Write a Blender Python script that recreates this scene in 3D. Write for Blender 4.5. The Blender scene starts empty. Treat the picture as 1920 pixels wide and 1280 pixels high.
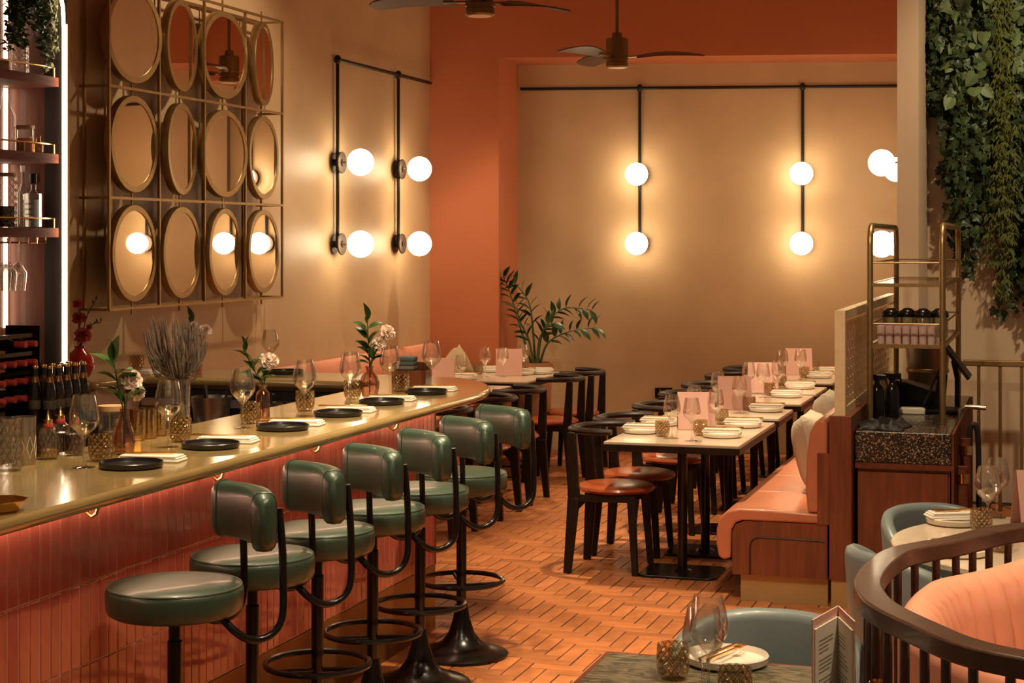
import bpy, math, random
from mathutils import Vector, Matrix
random.seed(7)
sc = bpy.context.scene
C = sc.collection
# ---------------------------------------------------------------- camera, world, lights
F = 3250.0; HZ = 450.0; H = 1.77           # focal length in px (1920 wide), horizon row, eye height
A = math.atan(1010.0 / F)                  # the room's long axis is turned 17 degrees from the view axis
SA, CA = math.sin(A), math.cos(A)
cam = bpy.data.cameras.new('camera'); camo = bpy.data.objects.new('camera', cam); C.objects.link(camo)
camo.location = (0, 0, H); camo.rotation_euler = (math.pi / 2, 0, 0)
cam.sensor_width = 36; cam.lens = 36 * F / 1920; cam.shift_y = -(640 - HZ) / 1920; cam.clip_end = 100
sc.camera = camo
vs = sc.view_settings
vs.view_transform = 'Standard'; vs.look = 'None'; vs.gamma = 1.0; vs.use_curve_mapping = False
vs.exposure = 1.0
w = bpy.data.worlds.new('world'); sc.world = w; w.use_nodes = True
w.node_tree.nodes['Background'].inputs[0].default_value = (1.0, 0.74, 0.50, 1)
w.node_tree.nodes['Background'].inputs[1].default_value = 0.07
WARM = (1.0, 0.785, 0.50)

def UV(v, u, z=0.0):
    return Vector((u * SA + v * CA, u * CA - v * SA, z))
def spot(v, u, power, ang=70, z=3.8, tv=None, tu=None, tz=0.0, blend=0.6, size=0.07, col=WARM):
    d = bpy.data.lights.new('downlight_or_fill', 'SPOT'); d.energy = power*1.12; d.spot_size = math.radians(ang)
    d.spot_blend = blend; d.shadow_soft_size = size; d.color = col
    o = bpy.data.objects.new('downlight_or_fill', d); C.objects.link(o)
    p = UV(v, u, z); o.location = p
    t = UV(v if tv is None else tv, u if tu is None else tu, tz)
    o.rotation_euler = (t - p).to_track_quat('-Z', 'Y').to_euler()
    return o
# ceiling downlights of the restaurant, followed by added fill spots
spot(-1.95, 9.35, 240, 46, size=0.03)
spot(-1.9, 11.2, 190, 54)
spot(-1.9, 13.0, 110, 48)
spot(-4.0, 12.6, 90, 70)
spot(-4.0, 10.4, 60, 70)
spot(-2.35, 4.9, 130, 66)
spot(-2.35, 6.6, 130, 66)
spot(-2.9, 7.9, 70, 66)
spot(-1.6, 6.5, 230, 52)
spot(-0.6, 4.4, 140, 70)
spot(0.15, 6.2, 120, 80)
spot(0.2, 3.9, 120, 80)
spot(0.9, 9.6, 115, 75, tv=0.0, tu=12.0, tz=2.2)
spot(-3.2, 9.2, 50, 90, tv=-4.8, tu=9.4, tz=2.0)
spot(-0.62, 9.2, 75, 45)
spot(-3.0, 5.6, 80, 70)
spot(-0.9, 5.6, 120, 50, tv=-1.0, tu=8.8, tz=0.9)  # added fill spot, aimed forward to brighten the divider and station fronts
spot(-0.9, 3.4, 60, 60, tv=-2.68, tu=5.4, tz=0.5)  # added spot aimed sideways to brighten the nearer bar tiles
spot(-1.4, 4.8, 45, 60, tv=-2.68, tu=6.7, tz=0.4)  # another added fill, for the tiles farther along the bar

# ---------------------------------------------------------------- helpers
def on(px, py, z):
    """photo pixel of a contact point -> ground position at height z"""
    D = (H - z) * F / (py - HZ)
    return ((px - 960) / F * D, D)
def at(px, py, D):
    return Vector(((px - 960) / F * D, D, H - (py - HZ) / F * D))
def vu(x, y):
    return (x * CA - y * SA, x * SA + y * CA)
def ords(i, n=None):
    L = ['nearest', 'second nearest', 'third', 'fourth', 'fifth', 'sixth', 'seventh', 'eighth', 'ninth', 'tenth', 'eleventh', 'twelfth']
    return L[i]
class G:
    def __init__(s): s.v = []; s.f = []
    def add(s, vs_, fs, M=None):
        b = len(s.v)
        for p in vs_:
            p = Vector(p)
            s.v.append(M @ p if M else p)
        for f in fs: s.f.append([i + b for i in f])
        return s
    def box(s, x0, x1, y0, y1, z0, z1, M=None):
        return s.add([(x0,y0,z0),(x1,y0,z0),(x1,y1,z0),(x0,y1,z0),(x0,y0,z1),(x1,y0,z1),(x1,y1,z1),(x0,y1,z1)],
                     [(0,3,2,1),(4,5,6,7),(0,1,5,4),(1,2,6,5),(2,3,7,6),(3,0,4,7)], M)
    def bc(s, cx, cy, cz, sx, sy, sz, M=None):
        return s.box(cx-sx/2, cx+sx/2, cy-sy/2, cy+sy/2, cz-sz/2, cz+sz/2, M)
    def lathe(s, prof, n=24, c=(0,0,0), M=None, rib=0, ribk=0):
        vs_ = []; fs = []
        m = len(prof)
        for k in range(n):
            a = 2*math.pi*k/n
            for (r, z) in prof:
                rr = r * (1 + rib*math.cos(ribk*a)) if rib else r
                vs_.append((c[0]+rr*math.cos(a), c[1]+rr*math.sin(a), c[2]+z))
        for k in range(n):
            k2 = (k+1) % n
            for j in range(m-1):
                q = (k*m+j, k2*m+j, k2*m+j+1, k*m+j+1)
                fs.append(q)
        if prof[0][0] > 1e-5: fs.append([k*m for k in range(n)][::-1])
        if prof[-1][0] > 1e-5: fs.append([k*m+m-1 for k in range(n)])
        return s.add(vs_, fs, M)
    def cyl(s, p0, p1, r0, r1=None, n=12):
        return s.tube([p0, p1], [r0, r0 if r1 is None else r1], n)
    def tube(s, path, r, n=8, closed=False, flat=None):
        path = [Vector(p) for p in path]; m = len(path)
        rr = r if isinstance(r, (list, tuple)) else [r]*m
        vs_ = []; fs = []
        up = Vector((0,0,1)); prev = None
        for i, p in enumerate(path):
            if closed: t = path[(i+1) % m] - path[i-1]
            else: t = path[min(i+1, m-1)] - path[max(i-1, 0)]
            t.normalize()
            if prev is None:
                a = up.cross(t)
                if a.length < 1e-3: a = Vector((1,0,0)).cross(t)
                a.normalize()
            else:
                a = prev - t*prev.dot(t); a.normalize()
            prev = a; b = t.cross(a)
            for k in range(n):
                g = 2*math.pi*k/n + (math.pi/4 if n == 4 else 0)
                fa, fb = (flat if flat else (1, 1))
                vs_.append(p + a*(math.cos(g)*rr[i]*fa) + b*(math.sin(g)*rr[i]*fb))
        for i in range(m if closed else m-1):
            j = (i+1) % m
            for k in range(n):
                k2 = (k+1) % n
                fs.append((i*n+k, i*n+k2, j*n+k2, j*n+k))
        if not closed:
            fs.append(list(range(n))[::-1]); fs.append([(m-1)*n+k for k in range(n)])
        return s.add(vs_, fs)
    def prism(s, poly, z0, z1, M=None):
        n = len(poly)
        vs_ = [(p[0], p[1], z0) for p in poly] + [(p[0], p[1], z1) for p in poly]
        fs = [list(range(n))[::-1], list(range(n, 2*n))] + [(i, (i+1) % n, n+(i+1) % n, n+i) for i in range(n)]
        return s.add(vs_, fs, M)
    def beam(s, p0, p1, w0, d0, w1, d1, ax=(1,0,0), ay=(0,1,0)):
        p0 = Vector(p0); p1 = Vector(p1); ax = Vector(ax); ay = Vector(ay)
        vs_ = []
        for p, w_, d_ in ((p0,w0,d0),(p1,w1,d1)):
            for sx, sy in ((-1,-1),(1,-1),(1,1),(-1,1)): vs_.append(p + ax*(sx*w_/2) + ay*(sy*d_/2))
        return s.add(vs_, [(3,2,1,0),(4,5,6,7),(0,1,5,4),(1,2,6,5),(2,3,7,6),(3,0,4,7)])
    def sph(s, c, rx, ry=None, rz=None, n=20, m=12, M=None):
        ry = ry or rx; rz = rz or rx
        vs_ = [(c[0], c[1], c[2]-rz)]
        for j in range(1, m):
            t = math.pi*j/m - math.pi/2
            for k in range(n):
                a = 2*math.pi*k/n
                vs_.append((c[0]+rx*math.cos(t)*math.cos(a), c[1]+ry*math.cos(t)*math.sin(a), c[2]+rz*math.sin(t)))
        vs_.append((c[0], c[1], c[2]+rz)); L = len(vs_)-1
        fs = [(0, 1+(k+1) % n, 1+k) for k in range(n)]
        for j in range(m-2):
            for k in range(n):
                a = 1+j*n+k; b = 1+j*n+(k+1) % n
                fs.append((a, b, b+n, a+n))
        fs += [(L, 1+(m-2)*n+k, 1+(m-2)*n+(k+1) % n) for k in range(n)]
        return s.add(vs_, fs, M)
    def mesh(s, name, smooth=True, ang=40):
        me = bpy.data.meshes.new(name); me.from_pydata([tuple(p) for p in s.v], [], s.f); me.update()
        if smooth:
            me.polygons.foreach_set('use_smooth', [True]*len(me.polygons)); me.set_sharp_from_angle(angle=math.radians(ang))
        return me
def obj(name, g, mat, parent=None, loc=(0,0,0), rz=0.0, smooth=True, ang=40, bevel=0, seg=2, rot=None, kind=None, label=None):
    me = g if isinstance(g, bpy.types.Mesh) else g.mesh(name, smooth, ang)
    if mat is not None and not me.materials: me.materials.append(mat)
    o = bpy.data.objects.new(name, me); C.objects.link(o)
    o.location = loc; o.rotation_euler = rot if rot else (0, 0, rz)
    if parent: o.parent = parent
    if bevel:
        b = o.modifiers.new('bevel', 'BEVEL'); b.width = bevel; b.segments = seg; b.limit_method = 'ANGLE'; b.angle_limit = math.radians(45)
        if smooth: me.set_sharp_from_angle(angle=math.radians(65))
    if kind: o['kind'] = kind
    if label: o['label'] = label
    return o
def tag(o, label, cat, group=None, kind=None):
    o['label'] = label; o['category'] = cat
    if group: o['group'] = group
    if kind: o['kind'] = kind
    return o
def thing(name, label, cat, loc=(0,0,0), rz=0.0, group=None):
    o = bpy.data.objects.new(name, None); C.objects.link(o); o.empty_display_size = 0.1
    o.location = loc; o.rotation_euler = (0,0,rz)
    return tag(o, label, cat, group)
def dup(root, loc, rz=None, label=None, group=None):
    def cp(o, parent):
        c = o.copy(); C.objects.link(c); c.parent = parent
        for ch in list(o.children): cp(ch, c)
        return c
    r = cp(root, None); r.location = loc
    if rz is not None: r.rotation_euler = (0,0,rz)
    if label: r['label'] = label
    if group: r['group'] = group
    return r
class Proto:
    """first use places the prototype itself, later uses place copies"""
    def __init__(s, root): s.root = root; s.used = False
    def put(s, loc, rz=0.0, label=None, group=None):
        if not s.used:
            s.used = True; r = s.root; r.location = loc; r.rotation_euler = (0,0,rz)
            if label: r['label'] = label
            if group: r['group'] = group
            return r
        return dup(s.root, loc, rz, label, group)
def struct(name, g, mat, rz=-A, loc=(0,0,0), label=None, bevel=0):
    o = obj(name, g, mat, None, loc, rz, smooth=False, bevel=bevel); o['kind'] = 'structure'
    if label: o['label'] = label
    return o
def arc(cx, cy, r, a0, a1, n, ry=None):
    ry = ry or r
    return [(cx+r*math.cos(math.radians(a0+(a1-a0)*i/n)), cy+ry*math.sin(math.radians(a0+(a1-a0)*i/n))) for i in range(n+1)]
def spline(pts, k=8):
    P = [Vector(p) for p in pts]; out = []
    for i in range(len(P)-1):
        p0 = P[max(i-1,0)]; p1 = P[i]; p2 = P[i+1]; p3 = P[min(i+2,len(P)-1)]
        for j in range(k):
            t = j/k
            out.append(0.5*((2*p1)+(p2-p0)*t+(2*p0-5*p1+4*p2-p3)*t*t+(3*p1-p0-3*p2+p3)*t**3))
    out.append(P[-1]); return out

# ---------------------------------------------------------------- materials
def pm(name, col, rough=0.5, metal=0.0, var=0.0, vscale=6.0, bump=0.0, bscale=80.0, coat=0.0, stretch=(1,1,1), rnd=0.0, col2=None, spec=0.5, distort=0.0):
    m = bpy.data.materials.new(name); m.use_nodes = True; nt = m.node_tree; N = nt.nodes; L = nt.links
    b = N['Principled BSDF']
    b.inputs['Roughness'].default_value = rough; b.inputs['Metallic'].default_value = metal
    b.inputs['Coat Weight'].default_value = coat; b.inputs['Coat Roughness'].default_value = 0.08
    b.inputs['Specular IOR Level'].default_value = spec
    tc = N.new('ShaderNodeTexCoord'); mp = N.new('ShaderNodeMapping'); mp.inputs['Scale'].default_value = stretch
    L.new(tc.outputs['Object'], mp.inputs[0])
    nz = N.new('ShaderNodeTexNoise'); nz.inputs['Scale'].default_value = vscale; nz.inputs['Detail'].default_value = 5; nz.inputs['Distortion'].default_value = distort
    L.new(mp.outputs[0], nz.inputs[0])
    cr = N.new('ShaderNodeValToRGB')
    c2 = col2 or tuple(max(0, c*(1-var)) for c in col); c1 = tuple(min(1, c*(1+var*0.6)) for c in col) if not col2 else col
    cr.color_ramp.elements[0].color = (*c2, 1); cr.color_ramp.elements[1].color = (*c1, 1)
    cr.color_ramp.elements[0].position = 0.3; cr.color_ramp.elements[1].position = 0.7
    L.new(nz.outputs[0], cr.inputs[0]); out = cr.outputs[0]
    if rnd:
        oi = N.new('ShaderNodeObjectInfo'); hs = N.new('ShaderNodeHueSaturation')
        mr = N.new('ShaderNodeMapRange'); mr.inputs['To Min'].default_value = 1-rnd; mr.inputs['To Max'].default_value = 1+rnd
        L.new(oi.outputs['Random'], mr.inputs[0]); L.new(mr.outputs[0], hs.inputs['Value']); L.new(out, hs.inputs['Color']); out = hs.outputs[0]
    L.new(out, b.inputs['Base Color'])
    if bump:
        n2 = N.new('ShaderNodeTexNoise'); n2.inputs['Scale'].default_value = bscale; n2.inputs['Detail'].default_value = 3
        L.new(mp.outputs[0], n2.inputs[0])
        bp = N.new('ShaderNodeBump'); bp.inputs['Strength'].default_value = bump; bp.inputs['Distance'].default_value = 0.02
        L.new(n2.outputs[0], bp.inputs['Height']); L.new(bp.outputs[0], b.inputs['Normal'])
    return m
def emit(name, col, strength):
    m = bpy.data.materials.new(name); m.use_nodes = True; nt = m.node_tree
    b = nt.nodes['Principled BSDF']; b.inputs['Base Color'].default_value = (*col, 1)
    b.inputs['Emission Color'].default_value = (*col, 1); b.inputs['Emission Strength'].default_value = strength
    return m
def glass(name, tint, base=0.06, edge=0.75, pattern=None, rough=0.03, bumps=0.7, dark=0.55):
    """thin blown glass: clear transmission plus a mirror-like film that grows towards the edge"""
    m = bpy.data.materials.new(name); m.use_nodes = True; nt = m.node_tree; N = nt.nodes; L = nt.links
    N.remove(N['Principled BSDF']); out = N['Material Output']
    tr = N.new('ShaderNodeBsdfTransparent'); tr.inputs[0].default_value = (*tint, 1)
    gl = N.new('ShaderNodeBsdfGlossy'); gl.inputs['Roughness'].default_value = rough; gl.inputs['Color'].default_value = (1, .95, .9, 1)
    lw = N.new('ShaderNodeLayerWeight'); lw.inputs['Blend'].default_value = 0.35
    mr = N.new('ShaderNodeMapRange'); mr.inputs['To Min'].default_value = base; mr.inputs['To Max'].default_value = edge
    L.new(lw.outputs['Fresnel'], mr.inputs[0])
    mx = N.new('ShaderNodeMixShader'); L.new(mr.outputs[0], mx.inputs[0]); L.new(tr.outputs[0], mx.inputs[1]); L.new(gl.outputs[0], mx.inputs[2])
    L.new(mx.outputs[0], out.inputs[0])
    if pattern:
        tc = N.new('ShaderNodeTexCoord'); sp = N.new('ShaderNodeSeparateXYZ'); L.new(tc.outputs['Object'], sp.inputs[0])
        def mth(op, a, b=None):
            n = N.new('ShaderNodeMath'); n.operation = op
            for k, q in enumerate((a, b)):
                if q is None: continue
                if isinstance(q, (int, float)): n.inputs[k].default_value = q
                else: L.new(q, n.inputs[k])
            return n.outputs[0]
        an = mth('MULTIPLY', mth('ARCTAN2', sp.outputs[1], sp.outputs[0]), pattern[0]); zz = mth('MULTIPLY', sp.outputs[2], pattern[1])
        hgt_ = mth('MINIMUM', mth('ABSOLUTE', mth('SINE', mth('ADD', an, zz))), mth('ABSOLUTE', mth('SINE', mth('SUBTRACT', an, zz))))
        bp = N.new('ShaderNodeBump'); bp.inputs['Strength'].default_value = bumps; bp.inputs['Distance'].default_value = 0.006
        L.new(hgt_, bp.inputs['Height']); L.new(bp.outputs[0], gl.inputs['Normal']); L.new(bp.outputs[0], lw.inputs['Normal'])
        cr = N.new('ShaderNodeValToRGB'); cr.color_ramp.elements[0].color = (*[c*dark for c in tint], 1); cr.color_ramp.elements[1].color = (*[min(1, c*1.15) for c in tint], 1)
        cr.color_ramp.elements[0].position = 0.1; cr.color_ramp.elements[1].position = 0.45
        L.new(hgt_, cr.inputs[0]); L.new(cr.outputs[0], tr.inputs[0])
    return m
def wood(name, c1, c2, rough=0.4, axis=2, scale=3.0, coat=0.15, bump=0.03):
    st = [14, 14, 14]; st[axis] = 1.2
    return pm(name, c1, rough, 0, vscale=scale, stretch=tuple(st), col2=c2, coat=coat, bump=bump, bscale=10, distort=0.6)
M = {}
M['plaster'] = pm('tan_plaster', (0.57, 0.39, 0.225), 0.42, var=0.10, vscale=2.2, bump=0.06, bscale=14, spec=0.45)
M['plaster_r'] = pm('beige_plaster', (0.60, 0.44, 0.30), 0.6, var=0.06, vscale=2.2, bump=0.03, bscale=30)
M['terra'] = pm('terracotta_paint', (0.47, 0.135, 0.05), 0.62, var=0.06, vscale=1.5, bump=0.02, bscale=60)
M['ceil'] = pm('ceiling_paint', (0.42, 0.20, 0.11), 0.8, var=0.04)
M['skirt'] = pm('tan_skirting', (0.50, 0.36, 0.22), 0.5, var=0.06)
M['grout_f'] = pm('dark_floor_grout', (0.035, 0.02, 0.014), 0.8, var=0.2, vscale=30)
M['brick'] = pm('terracotta_brick', (0.44, 0.15, 0.050), 0.45, var=0.22, vscale=9, bump=0.05, bscale=26, rnd=0.22, spec=0.25)
M['tile'] = pm('glazed_coral_tile', (0.53, 0.135, 0.095), 0.14, var=0.12, vscale=14, bump=0.045, bscale=7, rnd=0.09, coat=0.25)
M['grout_t'] = pm('pale_pink_grout', (0.74, 0.46, 0.34), 0.8, var=0.06)
M['bronze'] = pm('bronze_plinth', (0.28, 0.13, 0.035), 0.38, 0.55, var=0.12, vscale=3)
M['counter'] = pm('brushed_brass_counter', (0.43, 0.30, 0.12), 0.17, 0.30, var=0.13, vscale=5, stretch=(5, 0.8, 1), bump=0.015, bscale=30, coat=0.45)
M['brass'] = pm('aged_brass', (0.40, 0.265, 0.115), 0.40, 0.9, var=0.12, vscale=20)
M['brassmatte'] = pm('matte_brass', (0.50, 0.345, 0.15), 0.5, 0.45, var=0.08)
M['gold'] = pm('polished_gold', (0.85, 0.55, 0.20), 0.18, 1.0, var=0.05, vscale=20)
M['black'] = pm('black_lacquer', (0.008, 0.006, 0.005), 0.24, 0.0, var=0.2, coat=0.1, spec=0.35)
M['lampdisc'] = pm('dark_lamp_disc', (0.075, 0.050, 0.038), 0.35, 0.7, var=0.1)
M['iron'] = pm('black_pipe', (0.018, 0.014, 0.012), 0.42, 0.4, var=0.2)
M['ebony'] = pm('ebonised_wood', (0.020, 0.012, 0.008), 0.40, var=0.3, vscale=8, stretch=(6,6,1), spec=0.25)
M['green'] = pm('bottle_green_leather', (0.036, 0.062, 0.040), 0.38, var=0.22, vscale=5, bump=0.03, bscale=60, coat=0.12)
M['piping'] = pm('green_piping', (0.035, 0.055, 0.036), 0.35, var=0.1)
M['tan_leather'] = pm('cognac_leather', (0.40, 0.085, 0.028), 0.30, var=0.2, vscale=8, bump=0.03, bscale=60, coat=0.2)
M['bench'] = pm('coral_leather', (0.58, 0.205, 0.108), 0.36, var=0.10, vscale=4, bump=0.02, bscale=60, coat=0.1)
M['pinkfab'] = pm('coral_velvet', (0.68, 0.265, 0.16), 0.75, var=0.08, vscale=6, bump=0.03, bscale=160)
M['blue'] = pm('slate_blue_leather', (0.16, 0.19, 0.19), 0.40, var=0.12, vscale=4, bump=0.02, bscale=80, coat=0.1)
M['rosewood'] = wood('rosewood', (0.235, 0.066, 0.026), (0.135, 0.036, 0.015), 0.42)
M['walnut'] = wood('dark_walnut', (0.085, 0.036, 0.022), (0.050, 0.022, 0.014), 0.36, axis=0, scale=2)
M['shelfwood'] = wood('shelf_wood', (0.20, 0.062, 0.030), (0.12, 0.036, 0.018), 0.65, axis=1, coat=0.0); M['shelfwood'].node_tree.nodes['Principled BSDF'].inputs['Specular IOR Level'].default_value = 0.15
M['darkpanel'] = pm('dark_panel', (0.030, 0.020, 0.017), 0.5, var=0.15)
M['marble'] = pm('cream_stone_top', (0.70, 0.56, 0.42), 0.18, var=0.10, vscale=10, coat=0.25, distort=1.5)
M['greenstone'] = pm('green_brown_stone', (0.17, 0.135, 0.08), 0.34, col2=(0.028, 0.032, 0.020), vscale=11, stretch=(1, 3, 1), distort=2.5)
for e_, p_ in zip(next(n for n in M['greenstone'].node_tree.nodes if n.type == 'VALTORGB').color_ramp.elements, (0.42, 0.60)): e_.position = p_
M['redwoodtrim'] = pm('red_wood_trim', (0.13, 0.032, 0.018), 0.35, var=0.2, vscale=12)
M['ceramic'] = pm('cream_ceramic', (0.82, 0.74, 0.63), 0.28, var=0.03)
M['blackplate'] = pm('black_stoneware', (0.014, 0.012, 0.012), 0.28, var=0.2)
M['linen'] = pm('white_linen', (0.84, 0.77, 0.67), 0.85, var=0.04, bump=0.06, bscale=120)
M['pinkcard'] = pm('pink_menu_card', (0.80, 0.47, 0.39), 0.55, var=0.03)
M['paper'] = pm('menu_paper', (0.78, 0.72, 0.62), 0.7, var=0.03)
M['ink'] = pm('grey_print', (0.30, 0.27, 0.23), 0.8)
M['globe'] = emit('opal_globe_light', (1.0, 0.80, 0.50), 8.0)
M['led'] = emit('led_strip', (1.0, 0.80, 0.58), 9.0)
M['ledback'] = emit('shelf_led', (1.0, 0.80, 0.58), 2.0)
M['ledlow'] = emit('under_counter_led', (1.0, 0.66, 0.46), 7.0)
M['stem'] = pm('green_stem', (0.07, 0.10, 0.025), 0.5, var=0.2)
M['leaf'] = pm('glossy_leaf', (0.045, 0.105, 0.022), 0.35, var=0.35, vscale=14, rnd=0.3)
M['zzleaf'] = pm('dark_plant_leaf', (0.022, 0.050, 0.014), 0.32, var=0.3, vscale=10, rnd=0.35)
M['ivy'] = pm('ivy_leaf', (0.036, 0.066, 0.020), 0.45, var=0.35, vscale=12, rnd=0.45)
M['ivypale'] = pm('pale_ivy_leaf', (0.13, 0.185, 0.075), 0.5, var=0.25, vscale=12, rnd=0.25)
M['moss'] = pm('feathery_fern', (0.105, 0.125, 0.022), 0.6, var=0.35, vscale=18)
M['ivymass'] = pm('ivy_foliage', (0.032, 0.056, 0.020), 0.5, var=0.6, vscale=7)
M['pale'] = pm('pale_dollar_leaf', (0.26, 0.27, 0.15), 0.55, var=0.3, vscale=20)
M['petal'] = pm('blush_petal', (0.95, 0.76, 0.64), 0.7, var=0.10, vscale=30)
M['redpetal'] = pm('coral_red_petal', (0.62, 0.10, 0.08), 0.6, var=0.3, vscale=30)
M['lavender'] = pm('dried_lavender', (0.125, 0.086, 0.062), 0.85, var=0.4, vscale=40)
M['drystem'] = pm('dry_stem', (0.23, 0.16, 0.085), 0.8, var=0.3, vscale=30)
M['pot'] = pm('terracotta_pot', (0.45, 0.20, 0.10), 0.7, var=0.12)
M['redvase'] = pm('red_ceramic', (0.42, 0.022, 0.018), 0.16, var=0.1, coat=0.4)
M['clear'] = glass('clear_glass', (0.99, 0.985, 0.975), 0.085, 0.50, rough=0.06)
M['crystal'] = glass('cut_crystal', (0.96, 0.95, 0.93), 0.10, 0.5, pattern=(6, 90), bumps=0.3, dark=0.8)
M['smoke'] = glass('smoked_pressed_glass', (0.78, 0.70, 0.56), 0.06, 0.5, pattern=(7, 150), dark=0.62)
M['amberglass'] = glass('amber_glass', (0.95, 0.77, 0.42), 0.14, 0.6)
M['rosevase'] = glass('rose_brown_glass', (0.86, 0.69, 0.60), 0.06, 0.5)
M['greyglass'] = glass('grey_green_glass', (0.80, 0.84, 0.79), 0.10, 0.6)
M['mirror'] = pm('mirror_glass', (0.86, 0.80, 0.72), 0.015, 1.0)
M['steel'] = pm('brushed_steel', (0.45, 0.40, 0.35), 0.32, 1.0, var=0.1, stretch=(1,1,12))
M['darkmetal'] = pm('dark_equipment', (0.020, 0.018, 0.017), 0.4, 0.3, var=0.2)
M['beerglass'] = pm('brown_bottle_glass', (0.018, 0.009, 0.005), 0.10, var=0.2, coat=0.5)
M['winecap'] = pm('red_capsule', (0.50, 0.055, 0.040), 0.35, var=0.15)
M['labelw'] = pm('cream_paper_label', (0.62, 0.55, 0.44), 0.7, var=0.1)
M['beerlabel'] = pm('dark_beer_label', (0.10, 0.075, 0.05), 0.6, var=0.5, vscale=60)
M['amberliq'] = pm('amber_liquid', (0.46, 0.20, 0.045), 0.2, var=0.1)
M['darkliq'] = pm('dark_red_liquid', (0.09, 0.018, 0.012), 0.2, var=0.1)
M['orangeliq'] = pm('orange_preserve', (0.62, 0.17, 0.03), 0.3, var=0.2)
M['olive'] = pm('pickled_olives', (0.33, 0.24, 0.06), 0.3, var=0.4, vscale=40)
M['cork'] = pm('pale_wood_lid', (0.52, 0.30, 0.14), 0.6, var=0.15)
M['cane'] = pm('cream_cane', (0.80, 0.64, 0.40), 0.55, var=0.08, vscale=20)
M['cushion'] = pm('patched_cushion_fabric', (0.66, 0.54, 0.37), 0.85, col2=(0.36, 0.36, 0.31), vscale=3.2, bump=0.05, bscale=120)
M['beigecush'] = pm('beige_cushion_fabric', (0.50, 0.38, 0.23), 0.85, var=0.1)
M['bluenapkin'] = pm('slate_napkin', (0.11, 0.15, 0.17), 0.85, var=0.15)
M['greynapkin'] = pm('taupe_napkin', (0.24, 0.20, 0.16), 0.85, var=0.15)
M['fanbronze'] = pm('fan_bronze', (0.23, 0.125, 0.045), 0.36, 0.8, var=0.1)
M['fanblade'] = pm('fan_blade_wood', (0.090, 0.045, 0.025), 0.45, var=0.25, vscale=6, stretch=(1,8,8))
M['rubber'] = pm('black_rubber', (0.012, 0.011, 0.010), 0.6)
M['pinkglass'] = pm('pale_pink_shot_glass', (0.88, 0.66, 0.62), 0.12, var=0.04); M['pinkglass'].node_tree.nodes['Principled BSDF'].inputs['Transmission Weight'].default_value = 0.45
# dark terrazzo with amber and white chips
def terrazzo():
    m = pm('dark_terrazzo', (0.02, 0.017, 0.015), 0.25, var=0.1, coat=0.2); nt = m.node_tree; N = nt.nodes; L = nt.links
    tc = N.new('ShaderNodeTexCoord'); vo = N.new('ShaderNodeTexVoronoi'); vo.inputs['Scale'].default_value = 190
    L.new(tc.outputs['Object'], vo.inputs['Vector'])
    cr = N.new('ShaderNodeValToRGB'); cr.color_ramp.interpolation = 'CONSTANT'
    e = cr.color_ramp.elements; e[0].color = (0.018,0.015,0.013,1); e[1].position = 0.80; e[1].color = (0.30,0.15,0.05,1)
    x = e.new(0.90); x.color = (0.42,0.36,0.27,1); x = e.new(0.62); x.color = (0.05,0.035,0.025,1)
    sp = N.new('ShaderNodeSeparateColor'); L.new(vo.outputs['Color'], sp.inputs[0]); L.new(sp.outputs[0], cr.inputs[0])
    L.new(cr.outputs[0], N['Principled BSDF'].inputs['Base Color']); return m
M['terrazzo'] = terrazzo()

# ---------------------------------------------------------------- room shell (local x = across the room, y = along it)
CEIL = 3.95
floor = struct('floor', G().box(-4.95, 4.2, 1.5, 15.4, -0.12, -0.0035), M['grout_f'])
ceiling = struct('ceiling', G().box(-4.95, 4.2, 1.5, 15.4, CEIL, CEIL+0.1), M['ceil'])
struct('wall_left', G().box(-4.95, -4.82, 1.5, 15.0, 0, CEIL), M['plaster'])
# back wall: its own slight angle
BS = -0.0985
def bw(X, off=0.0): return 14.62 + BS*(X-0.06) + off
def back_poly(x0, x1, f0, f1):
    return [(x0, f0(x0)), (x1, f0(x1)), (x1, f1(x1)), (x0, f1(x0))]
fr = lambda X: 14.09 + BS*(X+0.672)
struct('wall_back', G().prism(back_poly(-0.4, 4.6, lambda X: bw(X), lambda X: bw(X)+0.15), 0, CEIL), M['plaster'], rz=0)
g = G().prism([(-1.0, fr(-1.0)), (-0.108, fr(-0.108)), (0.072, bw(0.072)+0.1), (-1.0, 15.2)], 0, CEIL)
struct('wall_pier', g, M['terra'], rz=0)
struct('trim_beam', G().prism([(-0.108, fr(-0.108)), (4.2, fr(4.2)), (4.2, bw(4.2)), (0.06, bw(0.06))], 3.245, CEIL), M['terra'], rz=0)
struct('baseboard_back', G().prism(back_poly(0.06, 3.2, lambda X: bw(X)-0.018, lambda X: bw(X)-0.001), 0, 0.30), M['skirt'], rz=0)
struct('wall_right', G().box(-0.936, -0.803, 11.3, 14.6, 0, CEIL), M['plaster_r'])
struct('wall_ivy', G().box(-0.802, 4.2, 12.15, 12.3, 0, CEIL), M['plaster_r'])

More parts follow.
